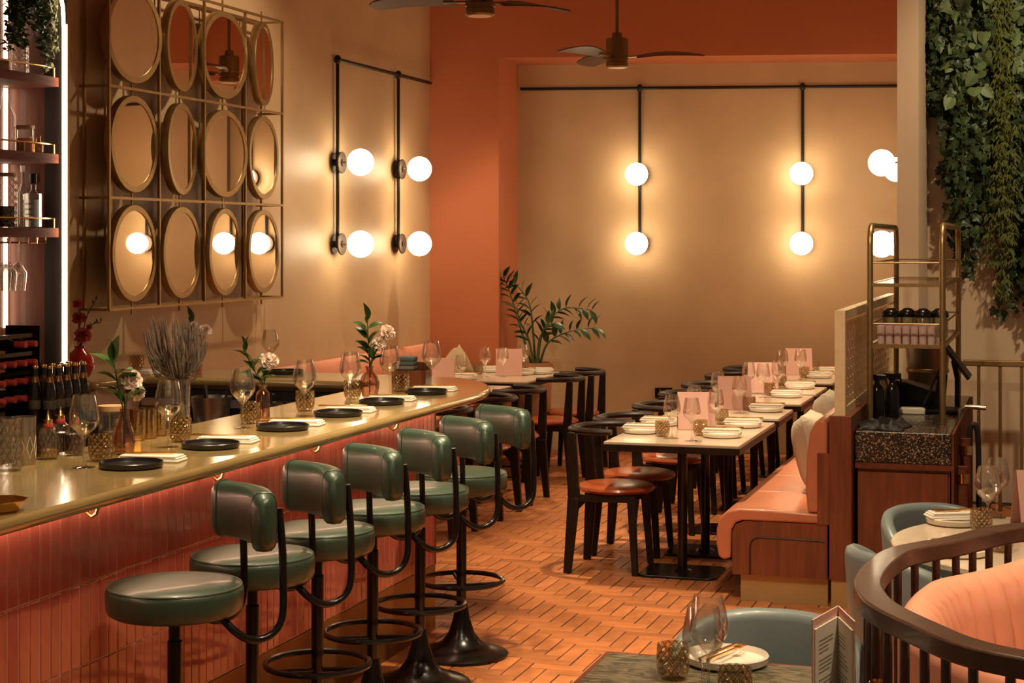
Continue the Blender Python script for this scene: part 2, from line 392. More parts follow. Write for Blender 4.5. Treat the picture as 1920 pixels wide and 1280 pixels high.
# floor bricks in herringbone
WB = 0.0765; K = 3; LB = WB*K; gap = 0.006
def brick_mesh():
    g = G(); x, y, t, c = LB/2-gap/2, WB/2-gap/2, 0.012, 0.0012
    g.add([(-x,-y,-t),(x,-y,-t),(x,y,-t),(-x,y,-t),(-x,-y,-c),(x,-y,-c),(x,y,-c),(-x,y,-c),(-x+c,-y+c,0),(x-c,-y+c,0),(x-c,y-c,0),(-x+c,y-c,0)],
          [(0,1,5,4),(1,2,6,5),(2,3,7,6),(3,0,4,7),(4,5,9,8),(5,6,10,9),(6,7,11,10),(7,4,8,11),(8,9,10,11)])
    return g
bm_ = brick_mesh(); bme = bm_.mesh('brick', False); bme.materials.append(M['brick'])
cells = []
for j in range(int(3.0/WB), int(14.6/WB)):
    for i in range(int(-3.6/WB), int(4.7/WB)):
        if (i - j) % (2*K) == 0: cells.append((-WB*(i+K/2), WB*(j+0.5), 0.0))
        if (j - i - 1) % (2*K) == 0: cells.append((-WB*(i+0.5), WB*(j+K/2), math.pi/2))
near = []; rest = []
for (v_, u_, r_) in cells:
    p = UV(v_, u_)
    if p.y < 2.5 or p.y > bw(p.x)-0.02 or v_ < -4.75: continue
    if v_ > -0.85 and u_ > 12.0: continue
    px = 960 + F*p.x/p.y; py = HZ + F*H/p.y
    blocked = (v_ < -2.66 and u_ < 8.5) or (px > 1070 and py > 1222) or px > 1545 or (px > 1360 and py < 1130)
    if 700 < px < 1545 and 850 < py < 1275 and not blocked: near.append((p.y, v_, u_, r_))
    elif p.y < 11: rest.append((v_, u_, r_))
    else: rest.append((v_, u_, r_))
near.sort()
for k, (d_, v_, u_, r_) in enumerate(near[:300]):
    o = obj('brick', bme, None, floor, (v_, u_, random.uniform(-0.0008, 0.0008)), r_)
rg = G()
for (v_, u_, r_) in [(a[1], a[2], a[3]) for a in near[300:]] + rest:
    rg.add(bm_.v, bm_.f, Matrix.Translation((v_, u_, random.uniform(-0.0008, 0.0008))) @ Matrix.Rotation(r_, 4, 'Z'))
obj('brick_field', rg, M['brick'], floor, smooth=False, kind='stuff')

# ---------------------------------------------------------------- the bar
bar = thing('bar', 'long tiled bar with brass counter, coral tile front and bronze plinth', 'bar', rz=-A)
BF = -2.682
outline = [(BF+0.0068, 3.2), (BF+0.0068, 7.42), (-2.86, 7.75), (-3.05, 8.2), (-3.3, 8.42), (-4.80, 8.45), (-4.80, 7.66), (-4.56, 7.66), (-4.54, 8.12), (-3.12, 8.12), (-3.12, 3.2)]
obj('bar_body', G().prism(outline, 0.30, 1.024), M['grout_t'], bar, smooth=False)
plo = [(BF+0.010, 3.2), (BF+0.010, 7.424), (-2.86, 7.77), (-3.05, 8.21), (-3.3, 8.43), (-4.80, 8.46), (-4.80, 7.66), (-4.56, 7.66), (-4.54, 8.12), (-3.12, 8.12), (-3.12, 3.2)]
obj('plinth', G().prism(plo, 0.0, 0.298), M['bronze'], bar, smooth=False)
TP = 0.052; TH = 0.237
tg = G(); x, y = TP/2-0.0026, TH/2-0.0022; c = 0.0025
tg.add([(0,-x,-y),(0,x,-y),(0,x,y),(0,-x,y),(0.007,-x,-y),(0.007,x,-y),(0.007,x,y),(0.007,-x,y),(0.010,-x+c,-y+c),(0.010,x-c,-y+c),(0.010,x-c,y-c),(0.010,-x+c,y-c)],
       [(0,1,5,4),(1,2,6,5),(2,3,7,6),(3,0,4,7),(4,5,9,8),(5,6,10,9),(6,7,11,10),(7,4,8,11),(8,9,10,11)])
tme = tg.mesh('tile', False); tme.materials.append(M['tile'])
for r_ in range(3):
    for k in range(72):
        u_ = 7.395 - k*TP
        if u_ < 3.75: continue
        obj('tile', tme, None, bar, (BF, u_, 0.302+TH*(r_+0.5)), rot=(random.uniform(-.004,.004), random.uniform(-.006,.006), random.uniform(-.012,.012)))
obj('corner_trim', G().box(BF-0.012, BF+0.013, 7.421, 7.427, 0.30, 1.02), M['bronze'], bar, smooth=False)
# counter slab with rounded far corner
slab = [(-2.51, 3.0), (-2.51, 7.5)] + arc(-3.12, 7.5, 0.61, 8, 82, 14, 0.97)[0:] + [(-3.12, 8.48), (-4.80, 8.58), (-4.80, 7.62), (-4.56, 7.62), (-4.50, 7.68), (-4.50, 7.96), (-4.46, 8.0), (-3.24, 8.0), (-3.16, 7.92), (-3.16, 3.0)]
obj('countertop', G().prism(slab, 1.025, 1.065), M['counter'], bar, bevel=0.017, seg=3)
obj('led_strip', G().box(BF+0.02, BF+0.032, 3.4, 7.40, 1.012, 1.022), M['ledlow'], bar, smooth=False, label='warm light strip under the counter edge')
# purse hooks under the lip
for px, py in ((155, 962), (393, 893), (577, 842), (725, 803)):
    D = (H-1.0)*F/(py-HZ); v_, u_ = vu((px-960)/F*D, D)
    ray = (px-960)/F; D = -2.63/(ray*CA-SA); v_, u_ = vu(ray*D, D)
    hk = G().tube([(-2.665,u_,1.02),(-2.63,u_,1.005),(-2.60,u_,0.985),(-2.585,u_,0.995),(-2.58,u_,1.01)], 0.006, 8)
    hk.cyl((-2.668,u_,1.012),(-2.655,u_,1.012),0.012)
    obj('purse_hook', hk, M['gold'], bar)
# equipment on the inner side of the far counter
fr_ = thing('under_counter_fridge', 'dark under-counter fridge with steel rail below the far brass counter', 'fridge', UV(-3.82, 8.06, 0), -A)
obj('body', G().box(-0.68, 0.66, -0.03, 0.05, 0.0, 1.0), M['darkmetal'], fr_, smooth=False)
obj('top_rail', G().box(-0.68, 0.66, -0.05, -0.031, 0.915, 0.955), M['steel'], fr_, smooth=False)
for k in range(3): obj('door', G().box(-0.67+k*0.445, -0.24+k*0.445, -0.045, -0.031, 0.12, 0.90), M['black'], fr_, smooth=False)
for k, (px, py, s_) in enumerate(((455, 770, 0.10), (418, 778, 0.085), (590, 752, 0.07))):
    x, y = on(px, py+30, 0.86); t = thing('storage_tub', ['grey tub of utensils behind the bar, in the middle', 'grey tub of utensils behind the bar, left one', 'grey tub of utensils behind the bar, right one'][k], 'tub', UV(-3.9+0.25*k*(1 if k<2 else .9), 7.62, 0.86), -A, 'tubs behind the bar')
    obj('body', G().lathe([(0.0,0.0),(s_*0.8,0.0),(s_,s_*1.5),(s_*0.94,s_*1.5),(s_*0.75,0.01),(0,0.01)], 20), M['steel'], t)
    for q in range(5):
        a = random.random()*6.28; obj('utensil', G().cyl((0.3*s_*math.cos(a),0.3*s_*math.sin(a),0.02),(0.9*s_*math.cos(a),0.9*s_*math.sin(a),s_*2.0),0.006), M['darkmetal'], t)
wb = thing('back_work_shelf', 'steel work shelf behind the bar below the far counter', 'shelf', UV(-3.8, 7.66, 0), -A)
obj('top', G().box(-0.66, 0.62, -0.18, 0.18, 0.83, 0.86), M['steel'], wb, smooth=False)
for sx in (-0.62, 0.58):
    for sy in (-0.15, 0.15): obj('leg', G().cyl((sx,sy,0),(sx,sy,0.83),0.015), M['steel'], wb)

# ---------------------------------------------------------------- bar stools
def make_stool():
    t = thing('bar_stool', 'x', 'bar stool', group='green bar stools along the bar')
    obj('base', G().lathe([(0,0),(0.198,0),(0.20,0.012),(0.185,0.022),(0.13,0.038),(0.085,0.06),(0.055,0.10),(0.036,0.16),(0.027,0.22),(0,0.22)], 36), M['black'], t)
    obj('post', G().lathe([(0,0.2),(0.0215,0.2),(0.0215,0.62),(0.017,0.625),(0.017,0.69),(0,0.69)], 20), M['black'], t)
    rp = [(0.178*math.cos(2*math.pi*k/32), 0.178*math.sin(2*math.pi*k/32), 0.32) for k in range(32)]
    ring = obj('foot_ring', G().tube(rp, 0.0105, 8, True), M['black'], t)
    for a in (70, 190, 310):
        a = math.radians(a); obj('spoke', G().cyl((0.018*math.cos(a),0.018*math.sin(a),0.30),(0.175*math.cos(a),0.175*math.sin(a),0.318),0.008), M['black'], ring)
    obj('seat', G().lathe([(0,0.698),(0.12,0.698),(0.178,0.701),(0.190,0.708),(0.1955,0.722),(0.197,0.765),(0.194,0.776),(0.186,0.783),(0.150,0.791),(0.08,0.795),(0,0.796)], 40), M['green'], t)
    pp = [(0.190*math.cos(2*math.pi*k/40), 0.190*math.sin(2*math.pi*k/40), 0.7805) for k in range(40)]
    obj('piping', G().tube(pp, 0.0035, 6, True), M['piping'], t)
    obj('seat_plate', G().lathe([(0,0.675),(0.05,0.675),(0.115,0.694),(0,0.696)], 24), M['iron'], t)
    for s_ in (-1, 1):   # bent tubes from below the seat up to the backrest (local +x is the back)
        y = s_*0.148
        path = [(0.10,s_*0.12,0.692),(0.125,s_*0.14,0.662),(0.158,y,0.638),(0.195,y,0.630),(0.232,y,0.638),(0.260,y,0.662),(0.272,y,0.705),(0.272,y,0.80),(0.268,y,0.90),(0.258,y,1.0)]
        obj('back_tube', G().tube(spline(path, 4), 0.0115, 10), M['black'], t)
    # curved padded backrest
    g = G(); n = 14; prof = []
    for k in range(16):
        a = 2*math.pi*k/16; ca, sa_ = math.cos(a), math.sin(a)
        prof.append((math.copysign(abs(ca)**0.6, ca)*0.036, math.copysign(abs(sa_)**0.45, sa_)*0.083))
    vs_ = []
    R = 0.34; span = math.radians(66)
    for i in range(n+1):
        tpar = i/n*2-1; a = tpar*span/2
        cx = -0.095 + R*math.cos(a) ; cy = R*math.sin(a)*1.02
        e = 1.0 if abs(tpar) < 0.86 else math.sqrt(max(0.05, 1-((abs(tpar)-0.86)/0.15)**2))
        for (dx, dz) in prof:
            vs_.append((cx + dx*e*math.cos(a), cy + dx*e*math.sin(a), 0.965 + dz*(0.55+0.45*e)))
    fs = [(i*16+k, i*16+(k+1)%16, (i+1)*16+(k+1)%16, (i+1)*16+k) for i in range(n) for k in range(16)]
    fs += [list(range(16))[::-1], [n*16+k for k in range(16)]]
    g.add(vs_, fs); br = obj('backrest', g, M['green'], t, ang=60)
    for s_ in (-1, 1):
        a = s_*span/2*0.80; cx = -0.095+(R)*math.cos(a); cy = R*math.sin(a)*1.02
        pth = [(cx+dx*1.02*math.cos(a), cy+dx*1.02*math.sin(a), 0.965+dz*1.012) for dx, dz in prof]
        obj('seam', G().tube(pth, 0.002, 5, True), M['piping'], br)
    return t
st = Proto(make_stool())
for i in range(6):
    u_ = 4.463 + i*0.5066; p = UV(-2.40, u_, 0)
    ang = [31, 31, 31, 28, 30, 33][i]
    st.put(p, math.radians(ang), ['green leather swivel bar stool nearest the camera, lowest in the photo', 'green leather bar stool, second along the bar from the camera', 'green leather bar stool, third along the bar from the camera',
        'green leather bar stool, fourth along the bar from the camera', 'green leather bar stool, fifth along the bar from the camera', 'green leather bar stool at the far end of the bar'][i], 'green bar stools along the bar')

# ---------------------------------------------------------------- wooden dining chairs (front = local +y)
def make_chair():
    t = thing('dining_chair', 'x', 'chair')
    obj('seat', G().lathe([(0,0.418),(0.17,0.418),(0.200,0.424),(0.214,0.438),(0.208,0.450),(0.185,0.459),(0.10,0.464),(0,0.465)], 32), M['tan_leather'], t)
    ap = [(0.155*math.cos(2*math.pi*k/24), 0.155*math.sin(2*math.pi*k/24), 0.405) for k in range(24)]
    obj('apron', G().tube(ap, 0.020, 4, True), M['ebony'], t)
    for s_ in (-1, 1):
        fl = G().beam((s_*0.185,0.150,0),(s_*0.155,0.120,0.415),0.028,0.032,0.036,0.042)
        obj('leg', fl, M['ebony'], t, bevel=0.004)
        rl = G().beam((s_*0.205,-0.215,0),(s_*0.185,-0.185,0.40),0.032,0.040,0.038,0.062).beam((s_*0.185,-0.185,0.40),(s_*0.175,-0.200,0.745),0.038,0.062,0.030,0.044)
        obj('leg', rl, M['ebony'], t, bevel=0.004)
        br = G().add([(s_*0.165-0.012,-0.17,0.33),(s_*0.165+0.012,-0.17,0.33),(s_*0.165+0.012,-0.10,0.40),(s_*0.165-0.012,-0.10,0.40),(s_*0.165-0.012,-0.17,0.42),(s_*0.165+0.012,-0.17,0.42)],
                     [(0,1,2,3),(0,4,5,1),(0,3,4),(1,5,2),(3,2,5,4)])
        obj('bracket', br, M['ebony'], t, smooth=False)
        obj('side_rail', G().beam((s_*0.183,-0.18,0.398),(s_*0.158,0.11,0.398),0.022,0.036,0.022,0.036,ax=(1,0,0),ay=(0,0,1)), M['ebony'], t, smooth=False)
    pts = []
    for k in range(19):
        a = math.radians(205 - 230*k/18 + 0) ; a = math.radians(172 + 196*k/18)
        pts.append((0.232*math.cos(a), 0.235*math.sin(a)-0.0, 0.752 + 0.006*abs(k-9)/9))
    obj('back_rail', G().tube(pts, [0.021 if 0 < k < 18 else 0.018 for k in range(19)], 10, flat=(1.25, 0.85)), M['ebony'], t, ang=50)
    return t
ch = Proto(make_chair())
RR = 'chairs along the right row of tables'; LR = 'chairs at the tables along the left bench'
def place_chair(v_, u_, face, label, grp):
    # face: +1 faces +v, -1 faces -v ; local +y -> +v means rotating by -90 degrees on top of the room axis
    ch.put(UV(v_, u_, 0), -A - face*math.pi/2, label, grp)
place_chair(-2.24, 9.10, 1, 'dark wooden chair with cognac round seat nearest the camera at front table', RR)
place_chair(-2.24, 9.63, 1, 'dark wooden chair with cognac seat, second along the front table', RR)
place_chair(-2.20, 10.42, 1, 'dark wooden chair at the second table of the right row', RR)
place_chair(-2.22, 11.25, 1, 'dark wooden chair at the third table of the right row', RR)
place_chair(-2.22, 12.0, 1, 'dark wooden chair at the fourth table of the right row', RR)
place_chair(-2.22, 12.85, 1, 'dark wooden chair at the fifth table, next to last in right row', RR)
place_chair(-2.22, 13.60, 1, 'dark wooden chair at the end of the right row by back wall', RR)
place_chair(-3.53, 12.92, -1, 'dark wooden chair farthest back at the left tables, near the plant', LR)
place_chair(-3.53, 12.30, -1, 'dark wooden chair with red seat, second from the plant at left tables', LR)
place_chair(-3.53, 11.27, -1, 'dark wooden chair, third from the plant, behind the farthest green stools', LR)
place_chair(-3.53, 10.62, -1, 'dark wooden chair just behind the farthest green bar stool', LR)
place_chair(-3.56, 9.80, -1, 'dark wooden chair mostly hidden behind the end of the bar', LR)

# ---------------------------------------------------------------- tables
TZ = 0.72
def table(name, label, v0, v1, u0, u1, group, top='marble', bases=None):
    t = thing(name, label, 'table', UV((v0+v1)/2, (u0+u1)/2, 0), -A, group)
    hx, hy = (v1-v0)/2, (u1-u0)/2
    obj('tabletop', G().box(-hx+0.006, hx-0.006, -hy+0.006, hy-0.006, TZ-0.012, TZ), M[top], t, smooth=False)
    obj('edge_band', G().box(-hx, hx, -hy, hy, TZ-0.047, TZ-0.011), M['ebony'], t, smooth=False, bevel=0.003)
    for b in (bases or [0.0]):
        ba = obj('base_plate', G().prism(arc(0.16,0.13,0.05,0,90,5)+arc(-0.16,0.13,0.05,90,180,5)+arc(-0.16,-0.13,0.05,180,270,5)+arc(0.16,-0.13,0.05,270,360,5), 0, 0.014), M['black'], t, (0,b,0), bevel=0.004)
        obj('column', G().cyl((0,0,0.014),(0,0,TZ-0.047),0.026,n=18).lathe([(0.055,0.014),(0.05,0.02),(0.028,0.03)],18), M['black'], ba)
    return t
TR = 'tables along the right-hand bench'; TL = 'tables along the left bench'
table('dining_table', 'front stone-topped dining table nearest the camera in the right row', -2.23, -1.51, 8.76, 9.98, TR, bases=[-0.30, 0.34])
table('dining_table', 'second stone-topped dining table from the front in the right row', -2.23, -1.52, 10.17, 10.78, TR)
table('dining_table', 'third stone-topped dining table from the front in the right row', -2.23, -1.52, 11.10, 11.76, TR)
table('dining_table', 'fourth stone-topped dining table from the front in the right row', -2.23, -1.52, 11.86, 12.50, TR)
table('dining_table', 'farthest stone-topped dining table of the right row, by the back wall', -2.23, -1.52, 12.78, 13.95, TR, bases=[-0.3, 0.3])
table('dining_table', 'stone-topped table in the back left corner before the plant', -4.36, -3.69, 12.24, 13.30, TL, bases=[-0.3, 0.3])
table('dining_table', 'stone-topped table behind the rounded end of the bar', -4.36, -3.70, 10.70, 11.92, TL, bases=[-0.3, 0.3])
table('dining_table', 'stone-topped table hidden behind the far bar counter', -4.36, -3.70, 9.25, 10.42, TL, bases=[-0.3, 0.3])

# ---------------------------------------------------------------- left bench on the wall
lb = thing('coral_banquette', 'coral upholstered bench along the left wall behind the bar', 'bench', UV(-4.6, 8.8, 0), -A)
for k in range(7):
    y0 = k*0.625; y1 = y0+0.62
    prof = [(-0.21,0.42),(0.06,0.42)]
    cs = [(-0.215,0.45),(-0.10,0.45),(-0.085,0.60),(-0.10,0.80),(-0.115,0.90),(-0.145,0.94),(-0.19,0.945),(-0.215,0.92)]
    Mx = Matrix(((1,0,0,0),(0,0,1,y0),(0,1,0,0),(0,0,0,1)))
    obj('back_cushion', G().prism(cs, 0.0, y1-y0, Mx), M['pinkfab'], lb, bevel=0.02, seg=3)
    obj('seat_cushion', G().box(-0.09, 0.245, y0, y1, 0.36, 0.455), M['pinkfab'], lb, bevel=0.025, seg=3)
obj('base', G().box(-0.21, 0.20, 0.0, 4.37, 0.0, 0.359), M['rosewood'], lb, smooth=False)

# ---------------------------------------------------------------- right bench
rb = thing('right_bench', 'coral leather bench with rosewood end panel along the right tables', 'bench', UV(0, 8.44, 0), -A)
def extr(poly, y0, y1):
    Mx = Matrix(((1,0,0,0),(0,0,1,y0),(0,1,0,0),(0,0,0,1)))
    return G().prism(poly, 0, y1-y0, Mx)
seatp = [(-1.50,0.21)] + [(-1.535,0.20),(-1.56,0.215),(-1.572,0.28),(-1.570,0.35),(-1.555,0.405),(-1.52,0.440),(-1.46,0.455),(-1.30,0.455),(-1.06,0.445)] + [(-1.06,0.398),(-1.44,0.398),(-1.475,0.385),(-1.495,0.35)]
for k in range(9):
    y0 = k*0.64; y1 = min(y0+0.636, 5.75)
    obj('seat_cushion', extr(seatp, y0, y1), M['bench'], rb, bevel=0.012, seg=3)
backp = [(-1.125,0.45),(-1.135,0.56),(-1.13,0.72),(-1.115,0.84),(-1.085,0.895),(-1.05,0.905),(-1.03,0.89),(-1.03,0.45)]
for k in range(3): obj('back_cushion', extr(backp, 0.005+k*0.96, 0.005+k*0.96+0.955), M['bench'], rb, bevel=0.012, seg=3)
for k in range(3): obj('back_cushion', extr(backp, 2.89+k*0.96, 2.89+k*0.96+0.955), M['bench'], rb, bevel=0.012, seg=3)
endp = [(-1.492,0.132),(-1.492,0.34),(-1.475,0.378),(-1.43,0.396),(-1.03,0.396),(-1.03,0.132)]
obj('end_panel', extr(endp, 0.004, 5.75), M['rosewood'], rb, smooth=False)
obj('back_end_panel', G().box(-1.078,-1.02,-0.003,0.004,0.397,0.74), M['rosewood'], rb, smooth=False)
gp = [(-1.405,0.135),(-1.405,0.27)] + arc(-1.355,0.27,0.05,180,90,6)[1:] + [(-1.04,0.315)]
obj('panel_groove', G().tube([(a,0.003,b) for a,b in gp], 0.0045, 6), M['darkpanel'], rb)
obj('plinth', G().box(-1.455,-1.03,0.03,5.75,0.0,0.131), M['brassmatte'], rb, smooth=False, label='brass kick plinth')

# ---------------------------------------------------------------- low divider with woven cream screen
dv = thing('room_divider', 'low rosewood divider topped by a woven cream screen', 'divider', UV(0, 8.42, 0), -A)
obj('base_panel', G().box(-1.018,-0.912,0,2.875,0.135,0.925), M['rosewood'], dv, smooth=False, bevel=0.003)
obj('plinth', G().box(-1.01,-0.92,0.01,2.87,0,0.134), M['brassmatte'], dv, smooth=False)
obj('screen_frame', G().box(-0.992,-0.942,0.0,0.075,0.926,1.43).box(-0.992,-0.942,2.82,2.875,0.926,1.43).box(-0.992,-0.942,0.075,2.82,1.385,1.43).box(-0.992,-0.942,0.075,2.82,0.926,0.965), M['cane'], dv, smooth=False)
lat = G()
for k in range(45):
    y = 0.105+k*0.061
    for j in range(9):
        z = 0.985+j*0.045; o_ = 0.006 if (k+j) % 2 else -0.006
        lat.bc(-0.967+o_*2.2, y, z, 0.014, 0.034, 0.040)
for j in range(9):
    lat.bc(-0.967, 1.445, 0.985+j*0.045, 0.008, 2.75, 0.016)
obj('woven_lattice', lat, M['cane'], dv, smooth=False, kind='stuff')

# ---------------------------------------------------------------- waiter station
ws = thing('waiter_station', 'rosewood waiter station with thick dark terrazzo top', 'cabinet', UV(0, 8.52, 0), -A)
SZ = 0.845
obj('terrazzo_top', G().box(-0.905,-0.455,0.0,2.12,SZ-0.15,SZ), M['terrazzo'], ws, smooth=False, bevel=0.004)
obj('body', G().box(-0.895,-0.46,0.02,2.10,0.0,SZ-0.178), M['rosewood'], ws, smooth=False)
obj('ledge', G().box(-0.905,-0.445,-0.006,2.11,SZ-0.178,SZ-0.151), M['shelfwood'], ws, smooth=False)
obj('side_panel', G().box(-0.452,-0.44,-0.004,2.10,0.0,SZ+0.0), M['shelfwood'], ws, smooth=False)
obj('door', G().box(-0.89,-0.47,0.006,0.02,0.06,SZ-0.195), M['rosewood'], ws, smooth=False)
rk = thing('brass_rack', 'tall brass rack with glass shelves standing on the waiter station', 'rack', UV(0, 8.52, SZ), -A)
X0, X1, Y0, Y1, ZT = -0.878, -0.520, 0.45, 2.02, 1.0
for x in (X0, X1):
    pth = [(x,Y0,0.0),(x,Y0,ZT-0.10)] + [(x, Y0+0.10-0.10*math.cos(math.radians(a)), ZT-0.10+0.10*math.sin(math.radians(a))) for a in (22,45,68,90)] + [(x, Y1-0.10+0.10*math.sin(math.radians(a)), ZT-0.10+0.10*math.cos(math.radians(a))) for a in (0,22,45,68,90)] + [(x,Y1,0.0)]
    obj('arch_post', G().tube(pth, 0.016, 10), M['brass'], rk)
for z in (0.39, 0.70):
    fr2 = G().box(X0,X1,Y0-0.012,Y0+0.012,z-0.012,z+0.006).box(X0,X1,Y1-0.012,Y1+0.012,z-0.012,z+0.006).box(X0-0.01,X0+0.01,Y0,Y1,z-0.012,z+0.006).box(X1-0.01,X1+0.01,Y0,Y1,z-0.012,z+0.006)
    sh = obj('shelf_frame', fr2, M['brass'], rk, smooth=False)
    obj('glass_shelf', G().box(X0+0.01,X1-0.01,Y0+0.012,Y1-0.012,z-0.004,z+0.004), M['clear'], sh, smooth=False)
    rl = G()
    for p0, p1 in (((X0,Y0,z+.11),(X1,Y0,z+.11)),((X0,Y1,z+.11),(X1,Y1,z+.11)),((X0,Y0,z+.11),(X0,Y1,z+.11)),((X1,Y0,z+.11),(X1,Y1,z+.11))): rl.cyl(p0,p1,0.005,n=8)
    obj('guard_rail', rl, M['brass'], sh)
def stn(px, D): 
    pass
def st_loc(x, y, z=SZ): return UV(x, 8.52+y, z)
# pink shot glasses on the rack
sg = thing('shot_glass', 'x', 'glass', group='pale pink glasses stacked on the brass rack')
obj('bowl', G().lathe([(0.0,0.0),(0.018,0.0),(0.022,0.09),(0.020,0.09),(0.016,0.008),(0,0.008)], 14), M['pinkglass'], sg)
SG = Proto(sg); n_ = 0
for j in range(4):
    for k in range(7):
        SG.put(st_loc(X0+0.045+k*0.042, Y0+0.10+j*0.052, SZ+0.394), 0, 'pale pink tumbler on the rack, ' + ['front', 'second', 'third', 'back'][j] + ' row, ' + ['first', 'second', 'third', 'fourth', 'fifth', 'sixth', 'seventh'][k] + ' from left', 'pale pink glasses stacked on the brass rack')
jr = thing('storage_jar', 'x', 'jar')
obj('body', G().lathe([(0,0),(0.040,0),(0.046,0.012),(0.046,0.11),(0.042,0.115),(0.040,0.11),(0.042,0.012),(0,0.008)], 20), M['greyglass'], jr)
obj('lid', G().lathe([(0.048,0.115),(0.05,0.125),(0.044,0.145),(0.02,0.162),(0,0.165)], 20), M['black'], jr)
JR = Proto(jr)
for k in range(4): JR.put(st_loc(X0+0.05+k*0.085, Y0+0.62+0.04*(k%2), SZ+0.394), 0, ['leftmost', 'second from left', 'third from left', 'rightmost'][k]+' black-lidded jar behind the pink glasses on the rack', 'black-lidded jars on the brass rack')
# things on the station top
b = thing('spray_bottle', 'black spray bottle with trigger beside the woven screen', 'bottle', st_loc(-0.86, 0.62), -A)
obj('body', G().lathe([(0,0),(0.036,0),(0.038,0.01),(0.038,0.14),(0.030,0.165),(0.014,0.18),(0.014,0.20),(0,0.20)], 20), M['black'], b)
obj('trigger_head', G().bc(0.01,0,0.215,0.075,0.025,0.03).beam((0.045,0,0.205),(0.055,0,0.165),0.01,0.015,0.008,0.012).bc(-0.035,0,0.222,0.03,0.018,0.018), M['black'], b, smooth=False, bevel=0.004)
b2 = dup(b, st_loc(-0.79, 0.70), -A+0.5, 'black spray bottle just right of the first, behind the rack post')
pr = thing('receipt_printer', 'black wedge-shaped receipt printer on the terrazzo top', 'printer', st_loc(-0.72, 1.30), -A)
obj('body', extr([(-0.12,0.0),(-0.12,0.13),(-0.09,0.155),(0.12,0.095),(0.12,0.0)], -0.09, 0.09), M['black'], pr, smooth=False, bevel=0.006)
obj('paper_slot', G().beam((-0.05,0,0.148),(0.10,0,0.105),0.16,0.006,0.16,0.006,ax=(0,1,0),ay=(0,0,1)), M['steel'], pr, smooth=False)
cr_ = tag(obj('card_reader', G().bc(0,0,0.018,0.13,0.07,0.036), M['ceramic'], None, st_loc(-0.70, 0.92), -A, bevel=0.008), 'white card reader lying before the receipt printer', 'card reader')
tm = thing('till_screen', 'black touch-screen till tilted on its stand on the station', 'till', st_loc(-0.555, 1.05), -A)
obj('foot', G().bc(0,0,0.012,0.18,0.20,0.024), M['darkmetal'], tm, smooth=False, bevel=0.006)
obj('stand', G().beam((-0.02,0.04,0.02),(0.0,0.05,0.20),0.06,0.05,0.05,0.03), M['darkmetal'], tm, smooth=False)
obj('screen', G().beam((-0.09,-0.02,0.05),(0.0,0.02,0.26),0.012,0.24,0.012,0.24), M['black'], tm, smooth=False)
m2 = thing('angled_monitor', 'black monitor leaning on the right of the rack, seen edge-on', 'monitor', st_loc(-0.50, 1.45), -A)
obj('screen', G().beam((-0.08,0,0.36),(0.07,0,0.16),0.018,0.28,0.018,0.28,ax=(0.8,0,0.6)), M['darkmetal'], m2, smooth=False)
obj('arm', G().tube([(0,0.05,0),(0,0.05,0.15),(-0.02,0.02,0.25)], 0.014, 8), M['darkmetal'], m2)
bk = thing('metal_bucket', 'dented steel wine bucket standing behind the printer', 'bucket', st_loc(-0.68, 1.78), -A)
obj('body', G().lathe([(0,0),(0.10,0),(0.125,0.30),(0.128,0.305),(0.120,0.30),(0.095,0.01),(0,0.01)], 28), M['steel'], bk)
obj('band', G().lathe([(0.116,0.16),(0.121,0.165),(0.121,0.18),(0.117,0.185)], 28), M['brass'], bk)
# crumpled black cloth
g = G(); n = 22; vs_ = []; 
for i in range(n+1):
    for j in range(n+1):
        x = (i/n-0.5)*0.24; y = (j/n-0.5)*0.30; r_ = max(abs(x)/0.12, abs(y)/0.15)
        z = 0.004 + max(0, 1-r_**3)*(0.022+0.016*math.sin(23*x*4+3*math.sin(30*y))+0.012*math.sin(41*y+60*x))
        vs_.append((x*(1+0.12*math.sin(19*y)), y*(1+0.15*math.sin(27*x)), max(0.001, z)))
g.add(vs_, [(i*(n+1)+j, (i+1)*(n+1)+j, (i+1)*(n+1)+j+1, i*(n+1)+j+1) for i in range(n) for j in range(n)])
cl = obj('bar_cloth', g, M['rubber'], None, st_loc(-0.79, 0.20), -A); cl.modifiers.new('s', 'SOLIDIFY').thickness = 0.004
tag(cl, 'crumpled black cloth on the near left corner of the terrazzo top', 'cloth')
# brass collared flasks and hanging straps on the station's right side
for k, (y, z) in enumerate(((0.10, 0.60), (0.42, 0.70))):
    t = thing('brass_collar_tube', ['wooden tube with lower brass collar on the station side', 'wooden tube with upper brass collar on the station side'][k], 'tube', UV(-0.405, 8.52+y, 0), -A)
    obj('tube', G().cyl((0,0,0.0),(0,0,z+0.08),0.026,n=16), M['shelfwood'], t)
    obj('collar', G().cyl((0,0,z),(0,0,z+0.045),0.0325,n=16), M['gold'], t)
hs_ = thing('black_hose', 'black hose loop hanging on the right of the waiter station', 'hose', UV(-0.40, 9.15, 0), -A)
obj('loop', G().tube(spline([(0.0,0,0.02),(0.0,0,0.55),(0.005,0,0.78),(0.025,0,0.83),(0.045,0,0.77),(0.05,0,0.5),(0.05,0,0.02)],5), 0.014, 8), M['rubber'], hs_)
ct = thing('chrome_tap', 'small chrome tap jutting from the right of the station', 'tap', UV(-0.448, 9.25, SZ), -A)
obj('spout', G().tube([(0,0,0.0),(0,0,0.05),(0.03,0,0.065),(0.13,0,0.06)], 0.012, 10), M['steel'], ct)

